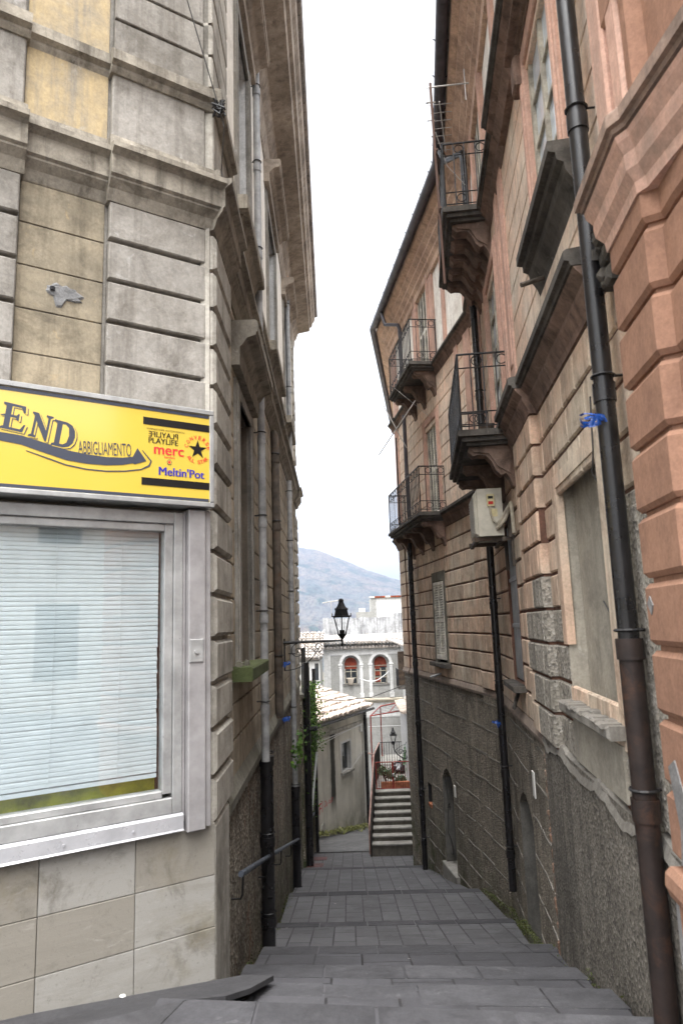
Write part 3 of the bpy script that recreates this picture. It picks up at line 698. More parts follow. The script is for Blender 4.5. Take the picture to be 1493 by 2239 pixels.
# big decorated letters E N D as serif outlines
GL = {'E': [(.0,0),(.92,0),(1.0,.30),(.93,.30),(.80,.10),(.36,.10),(.36,.48),(.58,.48),(.64,.40),(.70,.40),(.70,.66),(.64,.66),(.58,.58),(.36,.58),(.36,.90),(.74,.90),(.86,.74),(.93,.74),(.90,1.0),(.0,1.0),(.0,.93),(.12,.88),(.12,.56),(-.06,.50),(.12,.47),(.12,.12),(.0,.07)],
      'N': [(.0,0),(.36,0),(.36,.06),(.24,.12),(.24,.66),(.80,-.04),(.88,-.04),(.88,.88),(1.0,.94),(1.0,1.0),(.66,1.0),(.66,.94),(.77,.88),(.77,.38),(.28,1.0),(.0,1.0),(.0,.94),(.12,.86),(.12,.12),(.0,.06)],
      'D': [(.0,0),(.55,0),(.80,.08),(.95,.26),(1.0,.5),(.95,.74),(.80,.92),(.55,1.0),(.0,1.0),(.0,.93),(.12,.88),(.12,.12),(.0,.07)]}
DH = [(.36,.12),(.52,.12),(.66,.22),(.72,.5),(.66,.78),(.52,.88),(.36,.88)]
def big(ch, u0, z0, w_, h_, rot, o, mat, name, hole=True):
    def tf(p): x, y = p[0]*w_, p[1]*h_; return (u0-(x*math.cos(rot)-y*math.sin(rot)), z0+x*math.sin(rot)+y*math.cos(rot))
    return sflat(SG, name, mat, [[tf(p) for p in GL[ch]]], o)
for ch,u0,z0,w_,h_,ro in (('E',1.40,1.215,.135,.165,-.12),('N',1.245,1.185,.12,.158,-.16),('D',1.115,1.145,.13,.165,-.14),('R',0,0,0,0,0)):
    if ch == 'R': continue
    big(ch,u0-.012,z0-.010,w_*1.02,h_,ro,.1182,M['sign_dark'],'letter_outline'); big(ch,u0-.007,z0-.006,w_*1.02,h_,ro,.1188,M['sign_yellow'],'letter_gap'); big(ch,u0,z0,w_,h_,ro,.1196,M['sign_dark'],'letter')
    if ch == 'D':
        sflat(SG,'letter_gap',M['sign_yellow'],[[(u0-(x*w_*math.cos(ro)-y*h_*math.sin(ro)), z0+x*w_*math.sin(ro)+y*h_*math.cos(ro)) for x,y in DH]],.1202)
stext('letter', M['sign_dark'], 'ABBIGLIAMENTO', .955,.625,1.115,1.20, rot=.05, bold=.0)
sw = [(1.9,1.20,.02),(1.6,1.195,.026),(1.40,1.165,.026),(1.28,1.155,.028),(1.16,1.125,.031),(1.02,1.09,.032),(.9,1.078,.030),(.78,1.077,.027),(.68,1.087,.024),(.615,1.102,.022)]
up_ = [(u,z+h) for u,z,h in sw]; dn_ = [(u,z-h) for u,z,h in sw]
sflat(SG,'swoosh',M['sign_dark'],[up_+[(.585,1.185),(.525,1.105),(.60,1.075)]+dn_[::-1]],.1185)
l2 = [(1.25,1.095),(1.15,1.065),(1.02,1.028),(.9,1.013),(.78,1.012),(.66,1.024),(.56,1.045),(.512,1.075)]
sflat(SG,'swoosh',M['sign_dark'],[[(u,z+(.0035 if i else 0)) for i,(u,z) in enumerate(l2)]+[(.498,1.105),(.555,1.175),(.55,1.175),(.488,1.108),(.502,1.070)]+[(u,z-.0045) for u,z in l2[::-1][1:]]],.1185)
stext('letter', M['sign_black'], 'RIVENDITORE AUTORIZZATO', .525,.265,1.322,1.334)
stext('letter', M['sign_black'], 'PLAYLIFE', .512,.312,1.275,1.312, flip=True, bold=.012)
stext('letter', M['sign_black'], 'PLAYLIFE', .512,.312,1.232,1.268, bold=.012)
stext('letter', M['sign_red'], 'merc', .474,.272,1.16,1.208, bold=.02)
stext('letter', M['sign_red'], 'london', .404,.333,1.138,1.153, bold=.01)
stext('letter', M['sign_blue'], "Meltin'Pot", .44,.125,1.02,1.078, bold=.02)
for rad, mt, o in ((.0165,'sign_dark',.1183),(.013,'sign_yellow',.1187),(.009,'sign_red',.1191)):
    sflat(SG,'roundel',M[mt],[[(.371+rad*math.cos(t*.3927),1.112+rad*1.1*math.sin(t*.3927)) for t in range(16)]],o)
st = []
for i in range(10):
    t = math.pi/2+i*math.pi/5; rr_ = .066 if i%2 == 0 else .026; st.append((.172-rr_*math.cos(t),1.222+rr_*math.sin(t)))
sflat(SG,'star',M['sign_black'],[st],.1185)
def arc_text(body, a0, a1, rad, h, top=True):
    for i, ch in enumerate(body):
        if ch == ' ': continue
        a = a0+(a1-a0)*i/(len(body)-1); cu, cz = .172-rad*math.cos(a), 1.222+rad*1.05*math.sin(a)
        stext('letter', M['sign_red'], ch, cu+.010, cu-.010, cz-h/2, cz+h/2, rot=(a-math.pi/2) if top else (a+math.pi/2), bold=.01)
arc_text('CONVERSE', R(168), R(12), .082, .026); arc_text('ALL STAR', R(222), R(318), .084, .026, False)

mb = MB(); mb.cbox(F,1.02,1.17,.0,.06,1.512,1.535,.008,.0); mb.v = [(x+random.uniform(-.008,.008),y+random.uniform(-.008,.008),z+random.uniform(-.002,.008)) for x,y,z in mb.v]
solo(mb,'brick_fragment',M['brick_red'],'broken red brick fragment lying on top of the yellow sign','brick')

# ------------------------------------------------------------------ wall lantern on the left
def lantern(c, s, name, label, n=6):
    """glazed street lantern standing on its stem; c = foot of the stem"""
    t = thing(name, label, 'street lamp', c, 'wall lanterns')
    x, y, z = c
    mb = MB(); mb.lathe(c, [(.004*s,-.07*s),(.03*s,-.03*s),(.016*s,0),(.022*s,.03*s),(.018*s,.06*s),(.05*s,.10*s),(.085*s,.15*s),(.06*s,.16*s),(.04*s,.155*s)], 10); mb.build('stem', M['lamp_black'], t, True)
    mb = MB()
    for k_ in range(n):
        a = 2*math.pi*(k_+.5)/n; a2 = 2*math.pi*(k_+1.5)/n
        p = lambda r_, h, q: (x+r_*s*math.cos(q), y+r_*s*math.sin(q), z+h*s)
        mb.tube([p(.072,.14,a),p(.165,.475,a)], .012*s, 5); mb.tube([p(.165,.475,a),p(.165,.475,a2)], .011*s, 5); mb.tube([p(.075,.15,a),p(.075,.15,a2)], .01*s, 5)
        mb.tube([p(.20,.49,a),p(.20,.54,a)], .009*s, 5); mb.tube([p(.135,.60,a),p(.135,.64,a)], .008*s, 5); mb.tube([p(.085,.14,a),p(.098,.20,a),p(.082,.2,a)], .008*s, 4)
    mb.build('cage', M['lamp_black'], t)
    mb = MB(); mb.lathe(c, [(.17*s,.47*s),(.215*s,.478*s),(.215*s,.495*s),(.155*s,.50*s),(.128*s,.60*s),(.142*s,.61*s),(.13*s,.625*s),(.09*s,.67*s),(.055*s,.74*s),(.05*s,.76*s),(.062*s,.765*s),(.05*s,.785*s),(.055*s,.79*s),(.035*s,.81*s),(.004*s,.82*s)], n); mb.build('cap', M['lamp_black'], t)
    mb = MB(); mb.lathe(c, [(.052*s,.16*s),(.056*s,.23*s),(.03*s,.235*s)], 8); mb.build('bulb_holder', M['lamp_black'], t)
    return t
LP = lantern((-.06,12.05,-.30), .93, 'street_lamp', 'black six sided lantern on the long arm from the left wall')
mb = MB(); wx = wallL(12.05)
mb.tube([(wx,12.05,-.27),(-.6,12.05,-.265),(-.06,12.05,-.262)], [.026,.024,.018], 8)
mb.tube([(wx+.02,12.05,-.75),(wx+.02,12.05,-.2)], .014, 6)
def spiral(mb, c, r1, a0, turns, rr=.007, flip=1):
    mb.tube([(c[0]+r1*(1-.75*i/22)*math.cos(a0+flip*turns*2*math.pi*i/22), c[1], c[2]+r1*(1-.75*i/22)*math.sin(a0+flip*turns*2*math.pi*i/22)) for i in range(23)], rr, 4)
mb.tube([(wx+.02+t_*.62,12.05,-.74+.16*t_*t_+.24*t_**3) for t_ in [i/12 for i in range(13)]], .007, 4)
spiral(mb, (wx+.25,12.05,-.42), .13, R(90), 1.2); spiral(mb, (wx+.60,12.05,-.36), .10, R(200), 1.2)
mb.build('wall_arm', M['lamp_black'], LP)

# ------------------------------------------------------------------ handrail, left
def handrail(name, label, pts, posts, r=.024):
    t = thing(name, label, 'handrail', pts[0], 'wall handrails')
    mb = MB(); mb.tube(pts, r, 10); mb.build('rail', M['iron_rail'], t, True)
    for u, z in posts:
        m = MB(); m.tube([L(u,-.1,z-.19),L(u,.02,z-.19),L(u,.035,z-.16),L(u,.04,z)], .009, 6); m.build('bracket', M['iron'], t)
    return t
M['iron_rail'] = paint('blue grey rail paint', (64,70,80), .5, .4, var=.25)
handrail('handrail', 'long blue grey handrail sloping down along the left stone wall', [L(.93,.04,-1.88),L(4.0,.05,-2.66),L(8.9,.06,-3.93)], [(1.05,-1.91),(3.0,-2.41),(4.9,-2.9),(6.9,-3.42)])
handrail('handrail', 'short dark handrail at the far end of the left wall', [L(13.0,.12,-4.7),L(16.6,.16,-5.35)], [(13.4,-4.8),(16.0,-5.25)], .03)

# blue tape knots
def ribbon(name, label, c, s, seed, rad=.06):
    """tape wound round a pipe and knotted, with loose fluttering ends"""
    rnd = random.Random(seed); mb = MB(); c = Vector(c); axis = c-Vector((0,0,0))
    def strip(pts, w_):
        for a, b in zip(pts, pts[1:]):
            d = (b-a).normalized(); q = d.cross(Vector((.3,-.9,.2))).normalized()*w_*rnd.uniform(.6,1.1); mb.quad(a-q,b-q,b+q,a+q)
    for k_ in range(3):
        z0 = rnd.uniform(-.02,.02); strip([c+Vector((math.cos(t)*rad*1.05,math.sin(t)*rad*1.1+rad*.9,z0+.012*math.sin(t*2+k_))) for t in [i*.52 for i in range(13)]], .008)
    for k_ in range(7):
        p = c+Vector((rnd.uniform(-.02,.02),-.01,rnd.uniform(-.015,.015))); pts = [p.copy()]; v = Vector((rnd.uniform(-.55,.55),rnd.uniform(-.3,.1),rnd.uniform(-.3,.5)))
        for i in range(6): p = p+v*s*.28; v = v*.8+Vector((rnd.uniform(-.35,.35),rnd.uniform(-.1,.1),-.38)); pts.append(p.copy())
        strip(pts, .05*s+.004)
    return solo(mb, name, M['blue_tape'], label, 'plastic tape', 'blue plastic tape knots')
ribbon('plastic_tape','blue plastic tape knotted below the lantern arm',L(6.3,.05,-.58),.035,2)
ribbon('plastic_tape','blue plastic tape hanging from the foot of the brown iron pipe',L(6.2,.04,-1.40),.05,5)

# cables and bundle at the left corner, front
mb = MB(); a = F(-.02,.06,3.99)
mb.tube([F(.62,.35,5.6),F(.32,.2,4.75),a], .0055, 5); mb.tube([a,F(-.06,.06,3.85),L(.18,.03,3.6),L(.25,.05,3.42)], .005, 5)
solo(mb,'cable',M['wire'],'thin overhead cable running down to the corner of the left building','cable')
rnd = random.Random(3); mb = MB()
for i in range(16):
    p = Vector(a); pts = [p+Vector((rnd.uniform(-.05,.05),rnd.uniform(-.05,.02),rnd.uniform(-.09,.05))) for _ in range(4)]; mb.tube(pts, .007, 4)
solo(mb,'cable_bundle',M['iron'],'tangle of black cable clamps fixed to the corner cornice','cable clamp')
# cement patch with a hole on the tan panel
mb = MB(); rnd = random.Random(11); pts = []
for i in range(26):
    t = 2*math.pi*i/26; pts.append((1.03-.125*math.cos(t)*(1+rnd.uniform(-.16,.1)), 2.25+.055*math.sin(t)*(1+rnd.uniform(-.2,.2))-.012*math.cos(t)-(.05 if 17 < i < 20 else 0)))
n_ = len(pts); mb.add([F(u,-.094,z) for u,z in pts]+[F(1.03-(1.03-u)*.85,-.082-rnd.uniform(0,.006),2.25+(z-2.25)*.85) for u,z in pts], [tuple(range(n_,2*n_))]+[(i,(i+1)%n_,n_+(i+1)%n_,n_+i) for i in range(n_)])
pt = mb.build('cement_patch', plaster('fresh cement',(142,142,142),(126,126,126),(98,98,98),streak=0,grain=1.), LB)
mb = MB(); mb.lathe(F(1.105,-.081,2.262), [(.016,-.012),(.016,.012)], 8); mb.build('hole', M['dark_room'], pt)
# rubble on the mossy sill
for i,(u,o,s) in enumerate(((1.30,-.01,.045),(1.48,.03,.036),(1.8,.0,.03))):
    mb = MB(); mb.cbox(L,u,u+s*1.8,o-s*.6,o+s*.6,-.332,-.332+s,s*.3); mb.v = [(x+random.uniform(-.009,.009),y+random.uniform(-.009,.009),z+(random.uniform(-.004,.012) if z > -.31 else 0)) for x,y,z in mb.v]
    solo(mb,'stone',M['stone_sill'],('largest loose stone on the mossy sill, nearest its corner','middle loose stone on the mossy window sill','smallest loose stone on the mossy window sill')[i],'stone','loose stones on the sill')

# ------------------------------------------------------------------ ivy wall beyond the corner building
GW = thing('garden_wall', 'low rough wall overgrown with ivy beyond the left building', 'wall', (-1.1,17.5,-6.8))
mb = MB(); Gw = Fr((-1.125,17.36),(.028,.9996),(.9996,-.028))
mb.box(Gw,0,4.4,-.5,0,-7.4,-1.75); mb.build('masonry', M['plinth_left'], GW)
mb = MB(); mb.box(Gw,-.01,4.42,-.55,.04,-1.75,-1.66); mb.build('coping', M['stone_sill'], GW)
mb = MB(); mb.tube([Gw(.25,.09,-5.9),Gw(.25,.09,-.9)], .085, 10); mb.tube([Gw(.25,.09,-2.55),Gw(.25,.34,-2.5)], .06, 8); mb.build('downpipe', M['pipe_black'], GW, True)
mb = MB(); mb.tube([Gw(2.6,.1,-6.1),Gw(2.6,.1,-1.2)], .05, 8); mb.build('downpipe', M['pipe_black'], GW, True)
mb = MB(); mb.tube([Gw(.9,.10,-4.6),Gw(1.0,.26,-3.2)], .03, 6); mb.build('white_pipe', M['wire_white'], GW, True)
for k_ in range(4):
    mb = MB(); mb.tube([Gw(.5+.3*k_,-.03,-1.7),Gw(.5+.3*k_,-.03,-.55)], .022, 5); mb.build('fence_post', M['iron'], GW)
def leaves(fn, n, size, rnd):
    mb = MB()
    for _ in range(n):
        p = fn(rnd); a = Vector((rnd.gauss(0,1),rnd.gauss(0,1),rnd.gauss(0,1))).normalized(); b = a.cross(Vector((rnd.gauss(0,1),rnd.gauss(0,1),rnd.gauss(0,1)))).normalized(); s = size*rnd.uniform(.6,1.4)
        mb.quad(p-a*s,p+b*s*.55,p+a*s,p-b*s*.55)
    return mb
rnd = random.Random(5)
def ivyp(r):
    z = r.choice([r.uniform(-2.7,-1.45),r.uniform(-4.8,-1.5),r.uniform(-3.4,-2)]); u = .55+r.gauss(.55,.42)
    wd = .22 if z > -3.2 else .10
    return Vector(Gw(max(.1,u), abs(r.gauss(.05,wd*.75)), z))
t = thing('ivy', 'green ivy hanging over the garden wall beyond the left building', 'climbing plant', Gw(1,0,-4.8))
leaves(ivyp, 3200, .032, rnd).build('foliage', M['ivy'], t, recalc=False)
mb = MB()
for k_ in range(9): mb.tube([Gw(.4+.16*k_,.03+.015*k_,-4.9+.22*k_),Gw(.5+.14*k_,.08+.02*math.sin(k_*2),-3.6),Gw(.48+.15*k_,.11,-2.6),Gw(.6+.14*k_,.05,-1.6)], .010+.004*(k_%3), 5)
mb.build('stem', M['brown_wood'], t)
t = thing('weed_tuft', 'small tuft of weeds growing from the left wall beside the grey pipe', 'plant', L(8.6,0,-2.5))
leaves(lambda r: Vector(L(8.9+r.gauss(0,.45),abs(r.gauss(0,.10)),-2.3+r.gauss(0,.16))), 160, .045, rnd).build('foliage', M['ivy'], t, recalc=False)

for (x,y,z,label) in ((-1.36,4.36,-2.085,'small crumpled white paper scrap on the pavement under the shop window'),(-.40,4.95,-2.36,'tiny white paper scrap on the step at the corner of the left wall')):
    mb = MB(); rnd = random.Random(int(x*-100)); mb.lathe((x,y,z),[(.006,0),(.015,.003),(.011,.008),(.003,.010)],9); mb.v = [(a+rnd.uniform(-.006,.006),b+rnd.uniform(-.006,.006),c_+rnd.uniform(0,.003)) for a,b,c_ in mb.v]
    solo(mb,'paper_scrap',M['plate'],label,'litter','paper scraps on the ground')

# ================================================================== RIGHT BUILDING, faded pink (two wings meeting at a blunt inner corner)
RB = thing('pink_building', 'tall faded pink and grey building with block courses and iron balconies along the right side', 'building', (2.2,10.5,-4.2))
UB, UC, ZE = 3.52, 6.62, 7.62
MI = -.117
BH = [(.80,1.62,-.72,1.15),(-3.02,-1.74,-.6,1.02),(-2.92,-1.95,2.95,4.6),(.55,1.65,2.1,4.35),(.9,2.0,5.08,7.15)]
CH = [(2.7,3.52,-.78,.84),(2.55,3.5,2.08,4.05),(2.75,3.7,5.05,7.15)]
E_ = Fr(C(UC,0,0)[:2], (.125,.9922), (-.9922,.125))
def course_blocks(mb_of, fr, u0, u1, zs, holes, gap=.014, c=.012, w0=.34, w1=.56, proud=(), od=-.03, seed=0):
    rnd = random.Random(seed)
    for z0, z1 in zip(zs, zs[1:]):
        u = u0; js = [u0]
        u += rnd.uniform(.15, w1)
        while u < u1-.12: js.append(u); u += rnd.uniform(w0, w1)
        js.append(u1)
        for lo, hi, _ in proud: js += [lo, hi]
        for h in holes:
            if h[2] < (z0+z1)/2 < h[3]: js += [h[0], h[1]]
        js = sorted(j_ for j_ in js if u0 <= j_ <= u1)
        for a, b in zip(js, js[1:]):
            m = (a+b)/2
            if b-a < .05 or any(h[0] <= m <= h[1] and h[2] < (z0+z1)/2 < h[3] for h in holes): continue
            o = sum(x for lo, hi, x in proud if lo <= m <= hi)
            mb_of(m, (z0+z1)/2).cbox(fr, a+gap*.4, b-gap*.4, od, o+rnd.uniform(-.002,.002), z0+gap, z1-gap, c)
zsR = [-1.06+.2845*i for i in range(11)]
# walls (groove depth)
mb = MB(); mb.sheet(B, -4.0, UB, -1.2, 2.0, BH, o=-.02); mb.sheet(C, 0, UC, -1.2, 2.0, CH, o=-.02)
mb.box(B, -1.18,-.14,-.02,.045,-1.06,1.8); mb.box(C,.10,.64,-.02,.035,-1.06,1.8); mb.box(C,UC-.62,UC+.0,-.02,.02,-1.06,1.8); mb.build('groove_wall', M['grout_pink'], RB)
mb = MB()
mb.sheet(B, -4.0, UB, 2.0, ZE+.2, BH, o=-.03); mb.sheet(C, 0, UC, 2.0, ZE+.2, CH, o=-.03)
mb.quad(E_(0,0,-7),E_(9,0,-7),E_(9,0,ZE+.2),E_(0,0,ZE+.2)); mb.quad(B(-4.0,0,-3),B(-4.0,-6,-3),B(-4.0,-6,ZE),B(-4.0,0,ZE))
mb.build('wall', M['pale_upper'], RB)
pinkb, roughb = MB(), MB()
rr_ = random.Random(4)
def pick(m, z): return roughb if (-1.76 < m < -.38 and z < .16+.2*math.sin(m*5)) or (m < -3.0 and z < .6) else pinkb
course_blocks(pick, B, -4.0, UB-.02, zsR, BH, proud=[(-1.2,-.12,.07)], seed=1)
course_blocks(pick, C, .02, UC, zsR, CH, proud=[(.08,.66,.055),(UC-.62,UC,.03)], seed=2)
pinkb.build('course_blocks', M['pink_block'], RB); roughb.build('bare_blocks', M['rough_patch'], RB)
# upper storeys, smooth courses with thin dark grooves
mb = MB()
for z0 in [2.12+.3*i for i in range(10)]:
    for fr, a, b, hs in ((B,-4.0,UB-.02,BH),(C,.02,UC,CH)):
        js = [a,b]+[x for h in hs if h[2] < z0+.15 < h[3] for x in (h[0]-.12,h[1]+.12)]+([-.3,.25] if fr is B else [.9,5.0])
        js = sorted(x for x in js if a <= x <= b)
        for p, q in zip(js, js[1:]):
            if any(h[0]-.13 < (p+q)/2 < h[1]+.13 and h[2] < z0+.15 < h[3] for h in hs): continue
            if z0+.29 < 4.86: mb.cbox(fr, p, q, -.06, .0, z0+.008, z0+.292, .006)
mb.build('smooth_courses', M['pink_upper'], RB)
mb = MB()                                           # pink vertical strips and frames
for fr, a, b in ((B,-.35,-.05),(B,.1,.32),(B,2.6,2.85),(C,.25,.6),(C,UC-.5,UC-.1),(C,.95,1.15)):
    mb.cbox(fr,a,b,-.03,.022,2.42,4.84,.008); mb.cbox(fr,a+.06,b-.06,.0,.032,2.6,4.7,.008)
for fr, a, b in ((B,-1.2,-.95),(B,-.5,-.3),(B,2.9,3.3),(C,.2,.5),(C,1.6,1.75),(C,2.35,2.6),(C,3.85,4.1),(C,UC-.5,UC-.1)): mb.cbox(fr,a,b,-.04,.014,5.15,7.05,.008)
for fr, a, b in ((B,-4.0,UB),(C,0,UC)): mb.box(fr,a,b,-.04,.004,6.98,7.12)
mb.build('painted_strip', M['pink_strip'], RB)
# string courses
def rcorn(o, z0, z1, p):
    h = z1-z0
    return [(-.06,z0),(o+.01,z0),(o+.02,z0+.12*h),(o+.3*p,z0+.30*h),(o+.36*p,z0+.36*h),(o+.36*p,z0+.46*h),(o+.66*p,z0+.62*h),(o+.72*p,z0+.68*h),(-.06,z0+.70*h)]
def rlip(o, z0, z1, p):
    h = z1-z0
    return [(-.06,z0+.70*h),(o+.8*p,z0+.70*h),(o+.84*p,z0+.78*h),(o+p,z0+.80*h),(o+p,z0+.97*h),(o+.9*p,z1),(-.06,z1+.03)]
cm, cl = MB(), MB()
for pf, mb in ((rcorn, cm), (rlip, cl)):
    mb.ext(B, pf(0,1.78,2.12,.17), -3.35, -1.22); mb.ext(B, pf(.06,1.78,2.12,.17), -1.24, -.08); mb.ext(B, pf(0,1.78,2.12,.17), -.1, UB, 0, MI)
    mb.ext(C, pf(0,1.78,2.06,.15), 0, UC-.6, -MI, 0); mb.ext(C, pf(.03,1.78,2.06,.15), UC-.62, UC+.03); 
    mb.ext(B, pf(.06,4.78,5.06,.17), -4.0, -.72); mb.ext(B, pf(.0,4.78,5.06,.17), -.74, UB, 0, MI)
    mb.ext(C, pf(0,4.82,5.06,.13), 0, UC-.6, -MI, 0); mb.ext(C, pf(.03,4.82,5.06,.13), UC-.62, UC+.03)
cm.build('string_course', M['cornice_right'], RB); cl.build('string_course_lip', M['cornice_lip'], RB)
# eaves
ev = [(-.05,6.95),(.03,6.97),(.04,7.1),(.09,7.16),(.09,7.22),(.16,7.30),(.16,7.36),(.24,7.44),(.24,7.5),(.33,7.56),(.34,7.66),(-.05,7.7)]
mb = MB(); mb.ext(B, ev, -4.2, UB, 0, MI); mb.ext(C, ev, 0, UC, -MI, .125); mb.ext(E_, ev, 0, 9, -.125, 0); mb.build('eaves', M['eave_right'], RB)
mb = MB(); GU = []
mb.tube([B(-4.2,.44,ZE+.07),B(UB-.05,.44,ZE+.07),C(UC+.05,.44,ZE+.07),E_(9,.44,ZE+.07)], .085, 10)
for fr, a, b in ((B,-4,UB),(C,.3,UC)):
    u = a
    while u < b: mb.tube([fr(u,.30,ZE+.1),fr(u,.44,ZE-.022),fr(u,.545,ZE+.1)], .010, 4); u += .62
mb.build('gutter', M['gutter'], RB, True)
mb = MB()
for fr, a, b in ((B,-4.1,UB),(C,0,UC),(E_,.1,9)):
    mb.ext(fr, [(-.1,ZE+.08),(.40,ZE+.08),(.40,ZE+.11),(-4,ZE+1.5),(-4,ZE+1.4)], a, b)
    u = a+.1
    while u < b-.05: mb.tube([fr(u,.43,ZE+.12),fr(u,-.4,ZE+.4)], .08, 6); u += .2
mb.build('roof', M['tile_grey'], RB)
# plinths
mb = MB(); mb.sheet(B,-.45,UB,-5.2,-1.10,[(.92,1.98,-4,-2.02)],o=0); mb.sheet(C,0,UC,-7,-1.10,[(2.88,3.62,-5,-2.78),(4.55,4.87,-3.8,-3.36)],o=0)
mb.box(C,.08,.66,-.02,.03,-6,-1.12); mb.box(C,UC-.62,UC+.01,-.02,.02,-7,-1.12); mb.quad(E_(0,.02,-8),E_(9,.02,-8),E_(9,.02,-1.1),E_(0,.02,-1.1))
rp_ = MB(); arch = []
for fr,a,b,zb,zt in ((C,2.88,3.62,-5,-2.78),(B,.92,1.98,-4,-2.02)):     # segmental heads of the doorways
    n = 8; cx = (a+b)/2; hw = (b-a)/2
    for i in range(n):
        xa, xb = a+(b-a)*i/n, a+(b-a)*(i+1)/n; za, zb_ = zt-.22*((xa-cx)/hw)**2, zt-.22*((xb-cx)/hw)**2
        mb.quad(fr(xa,0,za),fr(xb,0,zb_),fr(xb,0,zt),fr(xa,0,zt)); mb.quad(fr(xa,0,za),fr(xb,0,zb_),fr(xb,-.3,zb_),fr(xa,-.3,za))
PLR = mb
mb = MB()                                            # pale scored joints
for i in range(11):
    z = -1.28-.405*i
    for fr,a,b in ((C,.66,UC-.62),(B,-.38,UB)):
        segs = [(a,b)]
        for h in ((2.82,3.68,-5,-2.72),(4.5,4.92,-3.84,-3.3)) if fr is C else ((.86,2.04,-4,-1.98),):
            if h[2] < z < h[3]: segs = [s_ for p,q in segs for s_ in ((p,min(q,h[0])),(max(p,h[1]),q)) if s_[1]-s_[0] > .05]
        for p,q in segs:
            m_ = 14; P = [(p+(q-p)*k_/m_, z+random.uniform(-.008,.008)+.012*math.sin(k_*.6+i)) for k_ in range(m_+1)]
            for (u1,za),(u2,zb) in zip(P,P[1:]):
                if random.random() < .22: continue
                t_ = .012+random.uniform(-.005,.003); mb.hexa([fr(u1,-.01,za-t_),fr(u2,-.01,zb-t_),fr(u2,.007,zb-t_),fr(u1,.007,za-t_),fr(u1,-.01,za+t_),fr(u2,-.01,zb+t_),fr(u2,.007,zb+t_),fr(u1,.007,za+t_)])
    mb.box(C,.1,.64,.0,.036,z-.008,z+.008); mb.box(C,UC-.6,UC-.01,.0,.026,z-.008,z+.008)
build_two('plinth', RB, PLR, M['plinth_right'], mb, plaster('pale mortar lines',(164,157,145),(128,122,111),(92,86,77),streak=.3,grain=.5))
mb = MB(); lp = [(-.03,-1.2),(.03,-1.17),(.035,-1.13),(.0,-1.05),(-.03,-1.05)]
mb.ext(B, lp, -.4, UB, 0, MI); mb.ext(C, lp, 0, UC-.6, -MI, 0); mb.ext(C, [(a+.03,b) for a,b in lp], UC-.62, UC+.03); mb.build('plinth_ledge', plaster('pinkish ledge',(168,146,128),(146,128,114),(108,92,80),(188,176,162),streak=.3,grain=.7), RB)
mb = MB(); n = 40; rnd = random.Random(2)            # nearer plinth, thicker bare cement
mb.sheet(B,-4.0,-.45,-3.4,-1.06,o=.035); mb.quad(B(-.45,0,-4),B(-.45,.035,-4),B(-.45,.035,-1.06),B(-.45,0,-1.06)); mb.build('near_plinth', M['plinth_near'], RB)
mb = MB()
us = [-.45-3.5*i/n for i in range(n+1)]; zz = [-1.08+rnd.uniform(-.025,.02)-.03*math.sin(i*.5) for i in range(n+1)]
for i in range(n): mb.hexa([B(us[i+1],-.02,zz[i+1]-.05),B(us[i],-.02,zz[i]-.05),B(us[i],.05,zz[i]-.05),B(us[i+1],.05,zz[i+1]-.05),B(us[i+1],-.02,zz[i+1]+.04),B(us[i],-.02,zz[i]+.04),B(us[i],.03,zz[i]+.02),B(us[i+1],.03,zz[i+1]+.02)])
mb.build('broken_ledge', M['cement_patch'], RB)
mb = MB(); rnd = random.Random(9)                    # exposed rubble in the crack between the plinths
for i in range(46):
    z = -1.2-i*.05; u = -.40+rnd.uniform(-.05,.03); s = rnd.uniform(.02,.045); mb.cbox(B,u-s,u+s,-.03,.02+rnd.uniform(0,.03),z-s,z+s*.7,.01)
mb.build('exposed_rubble', plaster('exposed brick rubble',(140,104,82),(124,112,98),(92,76,62),(170,150,130),streak=.1,grain=.8,rand=.3), RB)
# blind window near the pipe
bw = MB(); bw.reveal(B,-3.02,-1.74,-.6,1.02,0,-.13); bw = bw.build('blind_window', M['blind_fill'], RB)
mb = MB(); mb.box(B,-3.16,-3.0,-.05,.012,-.55,1.1); mb.box(B,-1.76,-1.62,-.05,.012,-.2,1.1); mb.box(B,-3.0,-1.76,-.05,.010,1.0,1.1); mb.build('frame', M['pink_block'], bw)
mb = MB(); mb.cbox(B,-3.05,-1.66,-.1,.10,-.69,-.61,.015); 
for i in range(14): mb.cbox(B,-3.0+.095*i,-2.9+.095*i,-.08,.10+random.uniform(-.05,.03),-.63,-.60+random.uniform(-.012,.012),.01)
mb.build('sill', M['cement_patch'], bw)
mb = MB(); mb.box(B,-3.0,-1.72,-.02,.012,-1.04,-.73); mb.build('apron', M['blind_fill'], bw)
